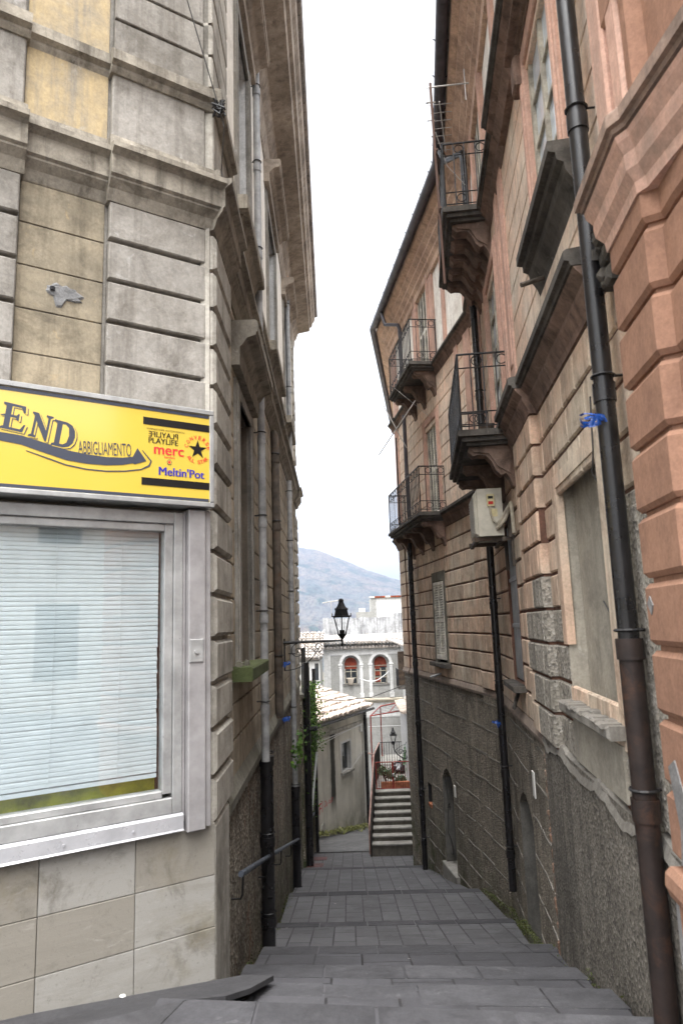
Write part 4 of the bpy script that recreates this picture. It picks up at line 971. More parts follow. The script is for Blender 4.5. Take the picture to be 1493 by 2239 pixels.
# grey closed window lower on the near wing
wn = MB(); wn.reveal(B,.80,1.62,-.72,1.15,0,-.12); wn = wn.build('window', M['grout_pink'], RB)
mb = MB(); mb.cbox(B,.82,1.60,-.1,-.03,-.7,1.14,.006)
for z in (-.1,.45): mb.cbox(B,.82,1.60,-.04,-.018,z,z+.05,.004)
for i in range(60): mb.box(B,.86,1.56,-.05,-.027,-.68+.03*i,-.662+.03*i)
mb.build('shutter', M['conduit'], wn)
mb = MB(); mb.cbox(B,.72,1.72,-.06,.13,-.80,-.73,.01); mb.tube([B(.9,.12,-.98),B(1.3,.0,-.83)],.022,6); mb.build('sill', M['cornice_lip'], wn)
def louvre(fr, name, u0, u1, z0, z1, o, parent, leaves_=2, n=None, cols=2):
    mb = MB(); lw = (u1-u0)/leaves_
    for k_ in range(leaves_):
        a, b = u0+k_*lw+.004, u0+(k_+1)*lw-.004
        cw = (b-a)/cols
        for q in range(cols+1): x = a+q*cw; mb.box(fr,max(a,x-.022),min(b,x+.022),o-.02,o+.02,z0,z1)
        mb.box(fr,a,b,o-.019,o+.019,z0,z0+.07); mb.box(fr,a,b,o-.019,o+.019,z1-.06,z1); mb.box(fr,a,b,o-.019,o+.019,(z0+z1)/2-.03,(z0+z1)/2+.03)
        m = n or int((z1-z0)/.052)
        for i in range(m):
            z = z0+.07+(z1-z0-.13)*(i+.5)/m; mb.hexa([fr(a,o-.016,z+.018),fr(b,o-.016,z+.018),fr(b,o+.016,z-.020),fr(a,o+.016,z-.020),fr(a,o-.016,z+.024),fr(b,o-.016,z+.024),fr(b,o+.016,z-.014),fr(a,o+.016,z-.014)])
    return mb.build(name, M['shutter'], parent)
# shuttered small window of the far wing
wn = MB(); wn.reveal(C,2.7,3.52,-.78,.84,0,-.16); wn = wn.build('window', M['dark_room'], RB)
louvre(C,'shutter',2.76,3.46,-.72,.78,-.0,wn,2,None,1)
mb = MB(); mb.box(C,2.62,2.74,-.05,.012,-.78,.98); mb.box(C,3.48,3.6,-.05,.012,-.78,.98); mb.box(C,2.74,3.48,-.05,.010,.80,.98); mb.build('frame', M['stone_sill'], wn)
mb = MB(); mb.cbox(C,2.5,3.7,-.06,.12,-.86,-.78,.01); mb.build('sill', M['cornice_lip'], wn)
mb = MB(); mb.tube([C(3.25,.0,-1.0),C(3.3,.22,-1.06)],.022,8); mb.build('drain_spout', M['pipe_grey'], wn, True)
# French doors
for fr, (a,b,c_,d), kind in ((C,CH[1],'s'),(C,CH[2],'s'),(B,BH[4],'s'),(B,BH[3],'g'),(B,BH[2],'w')):
    wn = MB(); wn.reveal(fr,a,b,c_,d,-.02,-.2); wn = wn.build('window' if kind == 'w' else 'balcony_door', M['dark_room'], RB)
    mb = MB()
    for p,q in ((a-.14,a+.02),(b-.02,b+.14)): mb.cbox(fr,p,q,-.05,.03,c_,d+.14,.01); mb.cbox(fr,p+.04,q-.05,-.0,.045,c_,d+.1,.01)
    mb.cbox(fr,a+.02,b-.02,-.05,.028,d-.02,d+.14,.01); mb.build('frame', M['pink_strip'], wn)
    if kind == 's':
        louvre(fr,'shutter',a+.03,b-.03,c_+.02,d-.03,-.05,wn,2,None,2)
    else:
        mb = MB(); cx = (a+b)/2
        for x in (a+.05,cx,b-.05): mb.box(fr,x-.03,x+.03,-.07,-.015,c_,d-.02)
        nz = 4 if kind == 'w' else 5
        for i in range(nz+1): z = c_+.03+(d-c_-.08)*i/nz; mb.box(fr,a+.05,b-.05,-.069,-.022,z-.015,z+.015)
        mb.build('casement', M['wood_grey'], wn)
        mb = MB(); mb.quad(fr(a+.02,-.045,c_),fr(b-.02,-.045,c_),fr(b-.02,-.045,d),fr(a+.02,-.045,d)); mb.build('pane', M['pane_sky'], wn)
    if kind == 'w':
        mb = MB(); mb.ext(fr,[(-.04,c_-.36),(.0,c_-.36),(.02,c_-.30),(.07,c_-.22),(.08,c_-.16),(.12,c_-.14),(.125,c_-.09),(.17,c_-.08),(.17,c_-.01),(-.04,c_)],a-.28,b+.16); mb.build('sill', M['cornice_lip'], wn)
        mb = MB(); mb.ext(fr,hood_prof(.0,d+.12,d+.22,.14),a-.2,b+.22); mb.cbox(fr,b+.02,b+.2,-.04,.09,d-.16,d+.12,.02); mb.build('hood', M['cornice_right'], wn)
        mb = MB(); mb.tube([fr(-2.05,.02,2.62),fr(-2.1,.2,2.55)],.02,8); mb.build('drain_spout', M['pipe_iron'], wn, True)
# balconies
def balcony(fr, u0, u1, z, pr, ncor, h=.88, seed=0):
    rnd = random.Random(seed)
    bl = MB(); bl.cbox(fr,u0,u1,-.05,pr,z-.07,z,.012); bl.cbox(fr,u0+.04,u1-.04,-.05,pr-.04,z-.12,z-.071,.012); bl.cbox(fr,u0+.09,u1-.09,-.05,pr-.09,z-.16,z-.121,.01); bl = bl.build('balcony', M['cornice_lip'], RB)
    for i in range(ncor):
        uc = u0+.25+(u1-u0-.5)*i/(ncor-1); w_ = .085; p = pr-.12; Z = z-.16
        mb = MB(); mb.ext(fr,[(-.03,Z),(p,Z),(p+.01,Z-.05),(p-.04,Z-.10),(p-.10,Z-.09),(.62*p,Z-.10),(.5*p,Z-.17),(.42*p,Z-.27),(.3*p,Z-.33),(.2*p,Z-.31),(.12*p,Z-.36),(.02,Z-.46),(-.03,Z-.48)],uc-w_,uc+w_)
        mb.ext(fr,[(.0,Z),(p*.95,Z-.005),(p*.9,Z-.06),(.55*p,Z-.085),(.38*p,Z-.23),(.1*p,Z-.32)],uc-w_-.02,uc+w_+.02)
        mb.build('corbel', M['cornice_right'], bl)
    rl = MB(); oo = pr-.045; ua, ub = u0+.045, u1-.045; zt = z+h
    path = [(ua,.0),(ua,oo),(ub,oo),(ub,.0)]
    rl.tube([fr(ua,-.03,zt),fr(ua,oo,zt)],.013,6); rl.tube([fr(ua,oo,zt),fr(ub,oo,zt)],.013,6); rl.tube([fr(ub,oo,zt),fr(ub,-.03,zt)],.013,6)
    for dz in (.05,.21,h-.16):
        for (a,b),(c_,d) in zip(path,path[1:]): rl.tube([fr(a,b,z+dz),fr(c_,d,z+dz)],.008,5)
    for (a,b),(c_,d) in zip(path,path[1:]):
        ln = math.hypot(c_-a,d-b); n = max(2,int(ln/.115)); up = Vector((0,0,1)); al = (Vector(fr(c_,d,0))-Vector(fr(a,b,0))).normalized()
        for i in range(n+1):
            t = i/n; u, o = a+(c_-a)*t, b+(d-b)*t
            rl.tube([fr(u,o,z-.01),fr(u,o,zt)],.012 if i in (0,n) else .0075,5)
            if i < n and i%2 == (1 if n > 6 else 0):
                um, om = a+(c_-a)*(i+.5)/n, b+(d-b)*(i+.5)/n
                rl.ring(fr(um,om,z+h-.08),al,up,.055,.007,14,4); rl.ring(fr(um,om,z+.13),al,up,.055,.007,14,4)
    rl.build('railing', M['iron'], bl)
    return bl
balcony(B,.66,2.62,5.06,.58,5,seed=1); balcony(B,.16,2.5,2.06,.60,3,seed=2)
balcony(C,2.28,4.45,5.06,.56,3,seed=3); balcony(C,2.2,5.3,2.05,.54,4,seed=4)
# downpipes of the pink building
pipe('downpipe',B,-3.64,.10,-.12,ZE,.05,M['pipe_black'],RB,(1.14,2.7,3.9,5.2))
pipe('downpipe',B,-3.64,.10,-2.6,-.12,.056,M['pipe_rust'],RB,(-.16,-.9,-1.95))
pipe('downpipe',B,2.5,.10,-3.45,7.0,.05,M['pipe_black'],RB,(5.9,4.6,3.2,1.4,.2,-.9,-2.0,-3.0), top=[B(2.5,.12,7.12),B(2.9,.34,7.3),B(3.0,.42,7.6)])
pipe('downpipe',C,4.98,.12,-5.22,1.78,.055,M['pipe_black'],RB,(1.2,.2,-.9,-2.2,-3.6,-4.6)); pipe('downpipe',C,4.98,.10,2.05,4.8,.045,M['gutter'],RB,(3.3,)); pipe('downpipe',C,4.98,.10,5.06,6.95,.045,M['gutter'],RB,(6.0,), top=[C(4.98,.14,7.05),C(5.4,.36,7.25),C(5.5,.42,7.6)])
# doorways in the plinth
dr = MB(); dr.quad(C(2.88,-.26,-5.2),C(3.62,-.26,-5.2),C(3.62,-.26,-2.7),C(2.88,-.26,-2.7)); dr.quad(C(2.88,.0,-5.2),C(2.88,-.26,-5.2),C(2.88,-.26,-2.7),C(2.88,.0,-2.7)); dr.quad(C(3.62,.0,-5.2),C(3.62,-.26,-5.2),C(3.62,-.26,-2.7),C(3.62,.0,-2.7)); dr = dr.build('doorway', M['door_grey'], RB)
vs, fs, asp = text_geo('4'); mb = MB(); mb.add([C(3.613,-.06-.07*x,-3.62+.13*y) for x,y in vs], fs); mb.build('house_number', M['sign_black'], dr, recalc=False)
mb = MB(); mb.tube([C(3.6,-.05,-2.95),C(3.6,-.08,-3.4),C(3.6,-.05,-4.0),C(3.58,-.1,-4.15)],.007,4); mb.ring(C(3.58,-.1,-4.28),(C.d[0],C.d[1],0),(0,0,1),.13,.012,14,4); mb.ring(C(3.57,-.11,-4.29),(C.d[0],C.d[1],0),(0,0,1),.12,.012,14,4); mb.build('cable_coil', M['wire'], dr)
mb = MB(); mb.cbox(C,2.70,2.80,-.01,.012,-3.18,-2.98,.003); mb.build('number_plate', M['plate'], dr)
dr = MB(); dr.quad(B(.92,-.22,-4),B(1.98,-.22,-4),B(1.98,-.22,-2),B(.92,-.22,-2)); dr.quad(B(1.98,-.0,-4),B(1.98,-.22,-4),B(1.98,-.22,-2.2),B(1.98,-.0,-2.2)); dr.quad(B(.92,-.0,-4),B(.92,-.22,-4),B(.92,-.22,-2.2),B(.92,-.0,-2.2)); dr = dr.build('walled_doorway', M['door_grey'], RB)
mb = MB(); mb.cbox(B,.55,.68,-.01,.012,-1.86,-1.6,.003); mb.build('number_plate', M['plate'], dr)
vn = MB(); vn.reveal(C,4.55,4.87,-3.8,-3.36,0,-.2); vn = vn.build('vent', M['dark_room'], RB)
mb = MB(); mb.cbox(C,4.56,4.86,-.15,.015,-3.83,-3.76,.008); mb.build('vent_sill', M['terracotta'], vn)
mb = MB(); mb.cbox(C,2.76,3.70,-.22,.07,-5.1,-4.56,.012); solo(mb,'door_step',M['marble'],'pale stone door step below the arched grey doorway','step')

# ------------------------------------------------------------------ orange corner building
OB = thing('orange_building', 'freshly painted orange building with rounded rusticated corner at the right edge', 'building', B(-4.2,0,-2.0))
plan = [B(-4.01,-.03,0)[:2],B(-4.01,.115,0)[:2],B(-4.46,.115,0)[:2],B(-4.49,.05,0)[:2],B(-4.60,.05,0)[:2]]
p4 = Vector(plan[-1]); cen = p4+Vector((.994,-.1093))*1.25
for i in range(1,13):
    a = R(8.5*i); v = p4-cen; plan.append((cen.x+v.x*math.cos(a)-v.y*math.sin(a), cen.y+v.x*math.sin(a)+v.y*math.cos(a)))
q = Vector(plan[-1]); plan.append((q.x+5, q.y+.6))
planc = [plan[0],plan[1],plan[2],B(-4.50,.085,0)[:2]]+[(x+.0,y) for x,y in plan[6:]]
def osw(mb, prof, pl=None): mb.sweep(pl or plan, prof, -1)
mb = MB(); osw(mb,[(-.2,-2.6),(-.03,-2.6),(-.03,ZE),(-.2,ZE)]); mb.build('wall', M['orange'], OB)
mb = MB()
for i in range(11):
    z0 = -1.0+.2865*i; z1 = z0+.2865
    if z1 < 1.90: osw(mb,[(-.1,z0+.012),(-.016,z0+.012),(.0,z0+.034),(.0,z1-.034),(-.016,z1-.012),(-.1,z1-.012)])
mb.build('rustication', M['orange'], OB)
mb = MB(); osw(mb,[(-.1,-2.6),(.0,-2.6),(.0,-1.16),(.02,-1.15),(.034,-1.11),(.03,-1.06),(.012,-1.03),(-.1,-1.02)]); mb.build('plinth', M['orange'], OB)
mb = MB(); osw(mb,[(-.1,1.720),(.01,1.720),(.015,1.770),(.045,1.820),(.05,1.860),(.05,1.890),(.075,1.940),(.08,1.970),(-.1,1.980)], planc); mb.build('cornice', M['pink_strip'], OB)
mb = MB(); osw(mb,[(-.1,1.981),(.09,1.980),(.095,2.000),(.115,2.005),(.115,2.060),(.095,2.080),(-.1,2.100)], planc); mb.build('cornice_lip', plaster('weathered salmon lip',(164,132,112),(140,116,102),(92,80,72),(184,160,142),streak=.5,grain=.5), OB)
mb = MB(); z0 = 2.6
for z0 in (2.75,3.75,4.75): osw(mb,[(-.1,z0),(-.02,z0),(-.008,z0+.02),(-.008,z0+.93),(-.02,z0+.95),(-.1,z0+.95)])
mb.build('upper_panels', M['orange'], OB)
mb = MB()
for a,b,o in ((-4.2,-4.02,.115),(-4.02,-3.98,.10),(-4.38,-4.24,.105)): mb.cbox(B,a,b,.02,o,2.15,ZE,.015)
mb.build('painted_strip', M['pink_strip'], OB)
mb = MB(); rnd = random.Random(6)
for i in range(16): u = -3.66-rnd.uniform(0,.32); z = 1.66+rnd.uniform(0,.34); s = rnd.uniform(.02,.05); mb.cbox(B,u-s,u+s,-.05,.05+rnd.uniform(0,.09),z-s,z+s*.8,.016)
mb.build('broken_cornice', M['cornice_lip'], OB)
def peel(pts, o):
    mb = MB(); mb.add([B(u,o,z) for u,z in pts]+[B(u,o-.01,z) for u,z in pts], [tuple(range(len(pts)))]+[(i,(i+1)%len(pts),len(pts)+(i+1)%len(pts),len(pts)+i) for i in range(len(pts))]); return mb.build('peeled_patch', plaster('peeled white paint',(150,148,147),(132,130,129),(104,102,100),streak=.1,grain=.6), OB)
peel([(-4.08,-.62),(-4.16,-.58),(-4.24,-.72),(-4.20,-.95),(-4.12,-.99),(-4.15,-.85)],.120)
peel([(-3.99,-1.16),(-4.02,-1.14),(-4.03,-1.3),(-4.06,-1.42),(-4.0,-1.5),(-3.985,-1.4)],.1175)
peel([(-4.03,.05),(-4.07,.08),(-4.10,.04),(-4.07,.0)],.120)
mb = MB(); mb.cbox(B,-3.99,-3.40,-.06,.02,-1.0,.55,.01); mb.build('cement_strip', M['rough_patch'], RB)

# ------------------------------------------------------------------ air conditioner under the balcony
AC = thing('air_conditioner', 'boxy yellowed air conditioner unit bolted under the lower balcony of the near wing', 'air conditioner', B(1.1,.25,.9))
mb = MB(); mb.cbox(B,.72,1.52,.11,.40,.95,1.50,.012); mb.build('casing', M['ac_white'], AC)
mb = MB(); mb.lathe((0,0,0),[(.0,0)],3); mb = MB(); mb.cbox(B,.78,1.46,.38,.425,.98,1.47,.015)
for i in range(14): mb.box(B,.8,1.44,.42,.432,1.0+.033*i,1.012+.033*i)
mb.build('grille', M['ac_white'], AC)
mb = MB(); mb.cbox(B,.69,.725,.20,.285,1.29,1.43,.008); sb = mb.build('switch_box', M['ac_box'], AC)
mb = MB(); mb.box(B,.684,.692,.215,.27,1.31,1.345); mb.build('switch', M['ac_red'], sb)
mb = MB(); mb.box(B,.684,.692,.215,.27,1.375,1.405); mb.build('dial', M['dark_room'], sb)
mb = MB(); mb.box(B,.716,.722,.17,.25,1.17,1.26); mb.build('label', M['ac_box'], AC)
mb = MB(); mb.tube([B(.70,.255,1.29),B(.69,.25,1.2),B(.69,.23,1.12),B(.69,.19,1.09),B(.69,.15,1.12),B(.68,.1,1.2)],.013,6); mb.tube([B(.70,.19,1.03),B(.66,.16,1.05),B(.66,.1,1.12),B(.66,.03,1.28),B(.64,.0,1.30)],.022,7); mb.tube([B(.70,.17,1.07),B(.67,.12,1.15),B(.66,.07,1.24),B(.6,.03,1.3),B(.55,.03,1.22),B(.52,.03,1.02),B(.5,.03,.94)],.022,7); mb.build('hose', M['ac_pipe'], AC, True)
mb = MB()
for u in (.80,1.42): mb.box(B,u-.02,u+.02,.0,.46,.90,.945); mb.box(B,u-.02,u+.02,-.01,.03,.6,.945)
mb.cbox(B,.70,1.54,.40,.44,.885,.93,.004); mb.cbox(B,.70,1.54,.10,.14,.885,.93,.004); mb.cbox(B,.74,.80,.02,.06,.93,1.2,.004); mb.build('wall_bracket', M['pipe_iron'], AC)

ribbon('plastic_tape','blue plastic tape tied round the big black drainpipe by the orange corner',B(-3.70,.165,1.0),.036,8)
ribbon('plastic_tape','dark blue plastic tape tied on the middle pipe of the right building',B(2.45,.16,-1.35),.04,12)
mb = MB(); mb.tube([B(-3.1,.03,1.3),B(-3.05,.03,.98),B(-2.95,.02,.86),B(-2.93,-.1,.6),B(-2.8,-.11,.42),B(-2.72,-.11,.12),B(-2.55,-.11,.02),B(-2.42,-.11,.10)],.006,5); solo(mb,'cable',M['wire'],'loose cable dangling across the blind window on the right','cable')
# antennas
an = thing('antenna', 'tall television antenna on a rusty pole fixed to the upper right balcony', 'antenna', B(.78,.60,4.1), 'television antennas')
mb = MB(); mb.tube([B(.78,.60,4.1),B(.78,.63,6.9)],.017,6); mb.tube([B(.66,.60,5.06),B(.9,.62,5.06)],.014,5); mb.tube([B(.66,.60,5.86),B(.9,.62,5.86)],.012,5); mb.build('pole', M['rust_pole'], an)
mb = MB(); mb.tube([B(.78,.68,6.84),B(.78,.14,6.84)],.011,6); mb.tube([B(.78,.19,6.6),B(.78,.19,7.05)],.007,5); mb.tube([B(.78,.66,6.0),B(.78,.66,6.85)],.008,5); mb.tube([B(.78,.70,6.36),B(.78,.60,6.36)],.008,5); mb.tube([B(.78,.70,6.62),B(.78,.58,6.62)],.012,5)
mb.tube([B(.9,.52,6.72),B(1.9,.40,6.72)],.008,5)
for i in range(7): u = .95+.15*i; o = .52-.12*(u-.9); mb.tube([B(u,o-.16+.012*i,6.72),B(u,o+.16-.012*i,6.72)],.005,4)
mb.build('aerial', M['antenna'], an)
mb = MB(); mb.tube([B(.8,.6,6.2),B(1.2,.45,6.0),B(1.5,.2,5.9)],.005,4); mb.build('cable', M['wire_white'], an)
an = thing('antenna', 'crossed television antenna on a thin pole between the far right balconies', 'antenna', C(4.1,.50,2.05), 'television antennas')
mb = MB(); mb.tube([C(4.3,.46,2.07),C(4.25,.47,4.05)],.017,6); mb.build('pole', M['iron'], an)
mb = MB(); mb.tube([C(5.6,.62,4.0),C(2.6,.40,4.35)],.012,6); mb.tube([C(4.1,.75,4.75),C(4.0,.30,3.75)],.010,6); mb.tube([C(3.0,.72,4.75),C(2.7,.1,4.05)],.004,4); mb.build('aerial', M['antenna'], an)

# moss and weeds in the gutters at the wall feet
rnd = random.Random(31)
def gut(side):
    def fn(r):
        y = r.choice([r.uniform(4.2,15.5), r.uniform(7.2,12.5)])
        for (ya,za),(yb,zb) in zip(EDG,EDG[1:]):
            if ya <= y <= yb: z = za-.16+(zb-za+.16)*(y-ya)/(yb-ya)
        if side > 0: return Vector((wallR(y)-abs(r.gauss(0,.06)), y, z-.03+abs(r.gauss(0,.025))))
        return Vector((wallL(y)+abs(r.gauss(0,.05)), y, z-.02+abs(r.gauss(0,.03))))
    return fn
for sd_, nm in ((1,'moss and small weeds growing in the gutter at the foot of the right wall'),(-1,'moss and small weeds growing at the foot of the left stone wall')):
    o_ = leaves(gut(sd_), 2600 if sd_ > 0 else 1300, .011, rnd).build('gutter_moss', M['moss_leaf'] if 'moss_leaf' in M else M.setdefault('moss_leaf', leaf_mat('moss tufts',(58,66,32),(98,104,58))), None, recalc=False, kind='stuff'); o_['label'] = nm; o_['category'] = 'moss'

mb = MB(); mb.hexa([B(1.25,.14,2.06),B(1.6,.30,2.06),B(1.61,.27,2.06),B(1.26,.11,2.06),B(1.20,.10,2.42),B(1.52,.22,2.50),B(1.53,.19,2.50),B(1.21,.07,2.42)]); solo(mb,'wooden_board',M['brown_wood'],'brown wooden board leaning on the floor of the lower balcony above the air conditioner','board')

# ================================================================== BOTTOM OF THE ALLEY
def barrel(mb, P, du, dv, dn, nu, nv, rnd, rad=.09):
    """rows of half round tiles: P corner at the eave, du along the eave, dv up the slope"""
    P, du, dv, dn = Vector(P), Vector(du), Vector(dv), Vector(dn)
    for i in range(nu):
        for j in range(nv):
            b = P+du*(i+.5+rnd.uniform(-.12,.12))+dv*(j+rnd.uniform(-.08,.08))+dn*(.008*(j%2)+rnd.uniform(0,.018)); tw = rnd.uniform(-.10,.10)
            vs = []
            for s_, rr in ((-.08,1.12),(1.05,.85)):
                c = b+dv*s_+dn*(.055 if s_ < 0 else .012)+du*tw*s_
                for k_ in range(6):
                    t = math.pi*k_/5; vs.append(c+du.normalized()*math.cos(t)*rad*rr+dn*math.sin(t)*rad*rr)
            mb.add(vs, [(k_,k_+1,7+k_,6+k_) for k_ in range(5)]+[(0,1,2,3,4,5)])
Hs = Fr((-1.22,22.5),(.4057,.914),(.914,-.4057))
TH = thing('tiled_house', 'low grey plastered house with barrel tiled roof and red graffiti at the alley bottom', 'house', Hs(2,-1,-7.2))
k = NT('streaked house plaster with run stain', .95, .1)
cc = k.mix(k.ramp(k.noise(.7,6,.65),.35,.65), s2l((206,201,190)), s2l((182,178,168)))
cc = k.mix(k.ramp(k.noise((3.5,3.5,.4),5,.65),.5,.75,0,.6), cc, s2l((132,128,118)))
cc = k.mix(k.ramp(k.noise(4.5,9,.75),.56,.72,0,.55), cc, s2l((214,210,202)))
dp = k.n('ShaderNodeVectorMath', operation='DOT_PRODUCT'); k.l(k.pos, dp.inputs[0]); dp.inputs[1].default_value = (.4057,.914,0)
uu = k.math('SUBTRACT', dp.outputs['Value'], -1.22*.4057+22.5*.914+1.60)
ww = k.math('ABSOLUTE', k.math('ADD', uu, k.ramp(k.noise((2,2,1.2),6,.7),.2,.8,-.10,.10)))
sp = k.n('ShaderNodeSeparateXYZ'); k.l(k.pos, sp.inputs[0])
zm = k.math('MULTIPLY', k.ramp(sp.outputs[2],-6.2,-5.6), k.ramp(sp.outputs[2],-3.35,-3.6))
cc = k.mix(k.math('MULTIPLY', k.math('MULTIPLY', k.ramp(ww,.14,.24,1,0), zm), .93), cc, s2l((46,45,42)))
cc = k.mix(k.math('MULTIPLY', k.math('MULTIPLY', k.ramp(sp.outputs[2],-6.2,-7.1), k.ramp(k.noise(2.2,8,.7),.4,.6)), .75), cc, s2l((88,88,64)))
k.col(cc); k.bump(k.noise(25,6,.7),.4,.02); M['house'] = k.m
mb = MB(); mb.sheet(Hs,-2.5,4.5,-8.2,-3.12,[(2.35,3.08,-5.0,-4.06)]); mb.quad(Hs(4.5,0,-8.6),Hs(4.5,-5,-8.6),Hs(4.5,-5,-3.1),Hs(4.5,0,-3.1)); mb.add([Hs(4.5,0,-3.1),Hs(4.5,-2.4,-2.3),Hs(4.5,-5,-3.1)],[(0,1,2)]); mb.build('wall', M['house'], TH)
mb = MB(); mb.ext(Hs,[(-.05,-3.62),(.03,-3.62),(.05,-3.58),(.05,-3.52),(.02,-3.5),(-.05,-3.5)],-2.5,4.5); mb.ext(Hs,[(-.05,-3.2),(.06,-3.2),(.10,-3.12),(.12,-3.08),(-.05,-3.08)],-2.5,4.55); mb.build('cornice', M['house_wall'], TH)
rf = MB(); rf.hexa([Hs(-2.5,.2,-3.09),Hs(4.7,.2,-3.09),Hs(4.7,-2.4,-2.33),Hs(-2.5,-2.4,-2.33),Hs(-2.5,.2,-3.05),Hs(4.7,.2,-3.05),Hs(4.7,-2.4,-2.28),Hs(-2.5,-2.4,-2.28)]); rf.hexa([Hs(-2.5,-2.4,-2.33),Hs(4.7,-2.4,-2.33),Hs(4.7,-5.2,-3.1),Hs(-2.5,-5.2,-3.1),Hs(-2.5,-2.4,-2.28),Hs(4.7,-2.4,-2.28),Hs(4.7,-5.2,-3.05),Hs(-2.5,-5.2,-3.05)])
sl = Vector(Hs(0,-2.6,.77))-Vector(Hs(0,0,0)); al = Vector(Hs(1,0,0))-Vector(Hs(0,0,0)); nn = al.cross(sl).normalized(); nn = nn if nn.z > 0 else -nn
barrel(rf, Hs(-2.5,.26,-3.08), al*.205, sl/7.6, nn, 35, 8, random.Random(1), .095)
rf.build('roof', M['tile'], TH)
mb = MB(); mb.tube([Hs(-2.4,.30,-3.14),Hs(4.7,.30,-3.14)],.05,8); mb.build('gutter', M['iron'], TH, True)
mb = MB(); mb.tube([Hs(4.3,.10,-3.2),Hs(4.3,.10,-7.1),Hs(4.4,.3,-7.3)],.065,8); mb.build('downpipe', M['pipe_black'], TH, True)
wn = MB(); wn.reveal(Hs,2.35,3.08,-5.0,-4.06,0,-.18,False); wn.quad(Hs(2.35,-.15,-5),Hs(3.08,-.15,-5),Hs(3.08,-.15,-4.06),Hs(2.35,-.15,-4.06)); wn = wn.build('window', M['white_wall'], TH)
mb = MB(); mb.box(Hs,2.38,3.05,-.148,-.12,-4.97,-4.09); mb.build('pane', M['pane_dark'], wn)
mb = MB()
for a,b,c_,d in ((2.25,2.35,-5.02,-3.98),(3.08,3.16,-5.02,-3.98)): mb.box(Hs,a,b,-.02,.008,c_,d)
mb.box(Hs,2.35,3.08,-.02,.007,-4.06,-3.98); mb.build('frame', M['white_wall'], wn)
mb = MB(); mb.cbox(Hs,2.22,3.2,-.1,.10,-5.09,-5.01,.008); mb.build('sill', M['marble'], wn)
def htext(body, u0, u1, z0, z1, rot, it):
    vs, fs, _ = text_geo(body, it, -.006); mb = MB(); w_, h_ = u1-u0, z1-z0
    mb.add([Hs(u0+x*w_, .006, z0+y*h_+x*w_*rot+.02*math.sin(x*14)) for x,y in vs], fs); mb.build('graffiti', M['graffiti'], TH, recalc=False)
M['graffiti'] = flat('red spray paint', (196,40,58), .7)
htext('Mo',-.02,.30,-5.58,-5.42,.05,.2); htext('FEFI',.05,.75,-5.98,-5.66,.12,.1); htext('Da usio',.86,1.5,-5.80,-5.62,.10,.2)
mb = MB(); mb.tube([Hs(0,.03,-3.85),Hs(2.2,.03,-3.72),Hs(4.2,.04,-3.62)],.012,5); mb.tube([Hs(.0,.03,-3.7),Hs(4.2,.03,-3.66)],.016,5); mb.cbox(Hs,4.0,4.1,0,.06,-3.9,-3.68,.01); mb.tube([Hs(2.9,.02,-5.05),Hs(4.3,.03,-4.6)],.008,4); mb.build('cable', M['wire_white'], TH)
mb = MB(); mb.lathe((0,0,0),[(.14,-.005),(.14,.02),(.10,.025)],14); c0 = Vector(Hs(.75,.0,-6.4)); mb.v = [tuple(c0+Vector((Hs.d[0],Hs.d[1],0))*v[0]+Vector((0,0,1))*v[1]*1.2+Vector((Hs.n[0],Hs.n[1],0))*v[2]) for v in mb.v]; mb.build('wall_cap', M['house_wall'], TH)
t = thing('moss_strip', 'strip of moss and weeds along the foot of the low house', 'moss', Hs(2,.3,-6.9)); t['kind'] = 'stuff'; del t['category']
t_ = leaves(lambda r: Vector(Hs(*(lambda u: (u, abs(r.gauss(0,.16)), -6.40-.198*u+abs(r.gauss(0,.05))))(r.uniform(-.3,4.6)))), 700, .05, random.Random(8)); bpy.data.objects.remove(t); o_ = t_.build('moss_strip', leaf_mat('moss',(96,100,54),(140,140,92)), None, recalc=False, kind='stuff'); tag(o_,'strip of moss and weeds along the foot of the low house','moss')

# ------------------------------------------------------------------ stone stairs
SX = lambda y: (.52+.115*(y-19), 1.56+.085*(y-19))
ST = thing('stone_stairs', 'straight flight of worn stone steps rising to the red gate', 'stairs', (1.05,19,-5.8))
for i in range(8):
    y0, z1 = 19+.25*i, -5.80+.129*(i+1); l_, r_ = SX(y0)
    mb = MB(); mb.hexa([(l_,y0,-6.6),(r_,y0,-6.6),(r_+.02,21.0,-6.6),(l_+.02,21.0,-6.6),(l_,y0,z1-.035),(r_,y0,z1-.035),(r_+.02,21.0,z1-.035),(l_+.02,21.0,z1-.035)]); s_ = mb.build('step', M['step_riser'], ST)
    mb = MB(); y1 = y0+.29
    mb.hexa([(l_-.01,y0-.03,z1-.034),(r_+.01,y0-.03,z1-.034),(r_+.01,y1,z1-.034),(l_-.01,y1,z1-.034),(l_-.01,y0-.03,z1),(r_+.01,y0-.03,z1),(r_+.01,y1,z1),(l_-.01,y1,z1)]); mb.build('tread', M['marble'], s_)
mb = MB(); mb.hexa([(.46,18.95,-6.4),(.50,18.95,-6.4),(.74,21.2,-5.0),(.70,21.2,-5.0),(.46,18.95,-5.32),(.50,18.95,-5.32),(.74,21.2,-4.05),(.70,21.2,-4.05)]); mb.build('side_panel', M['brown_metal'], ST)
mb = MB(); mb.tube([(.45,18.98,-5.9),(.45,18.98,-5.22),(.72,21.2,-3.83),(.56,21.3,-3.80)],.022,6); mb.build('handrail', M['rail_pink'], ST, True)
mb = MB(); mb.hexa([(.35,20.98,-8.5),(1.98,20.98,-8.5),(1.98,26.5,-8.5),(.75,26.5,-8.5),(.72,20.98,-4.78),(1.98,20.98,-4.78),(1.98,26.5,-4.80),(.95,26.5,-4.80)]); mb.build('terrace', M['marble'], kind='structure')
TP = thing('sheet_fence', 'brown corrugated sheet fence beside the top of the stairs', 'fence', (.8,22.5,-4.8))
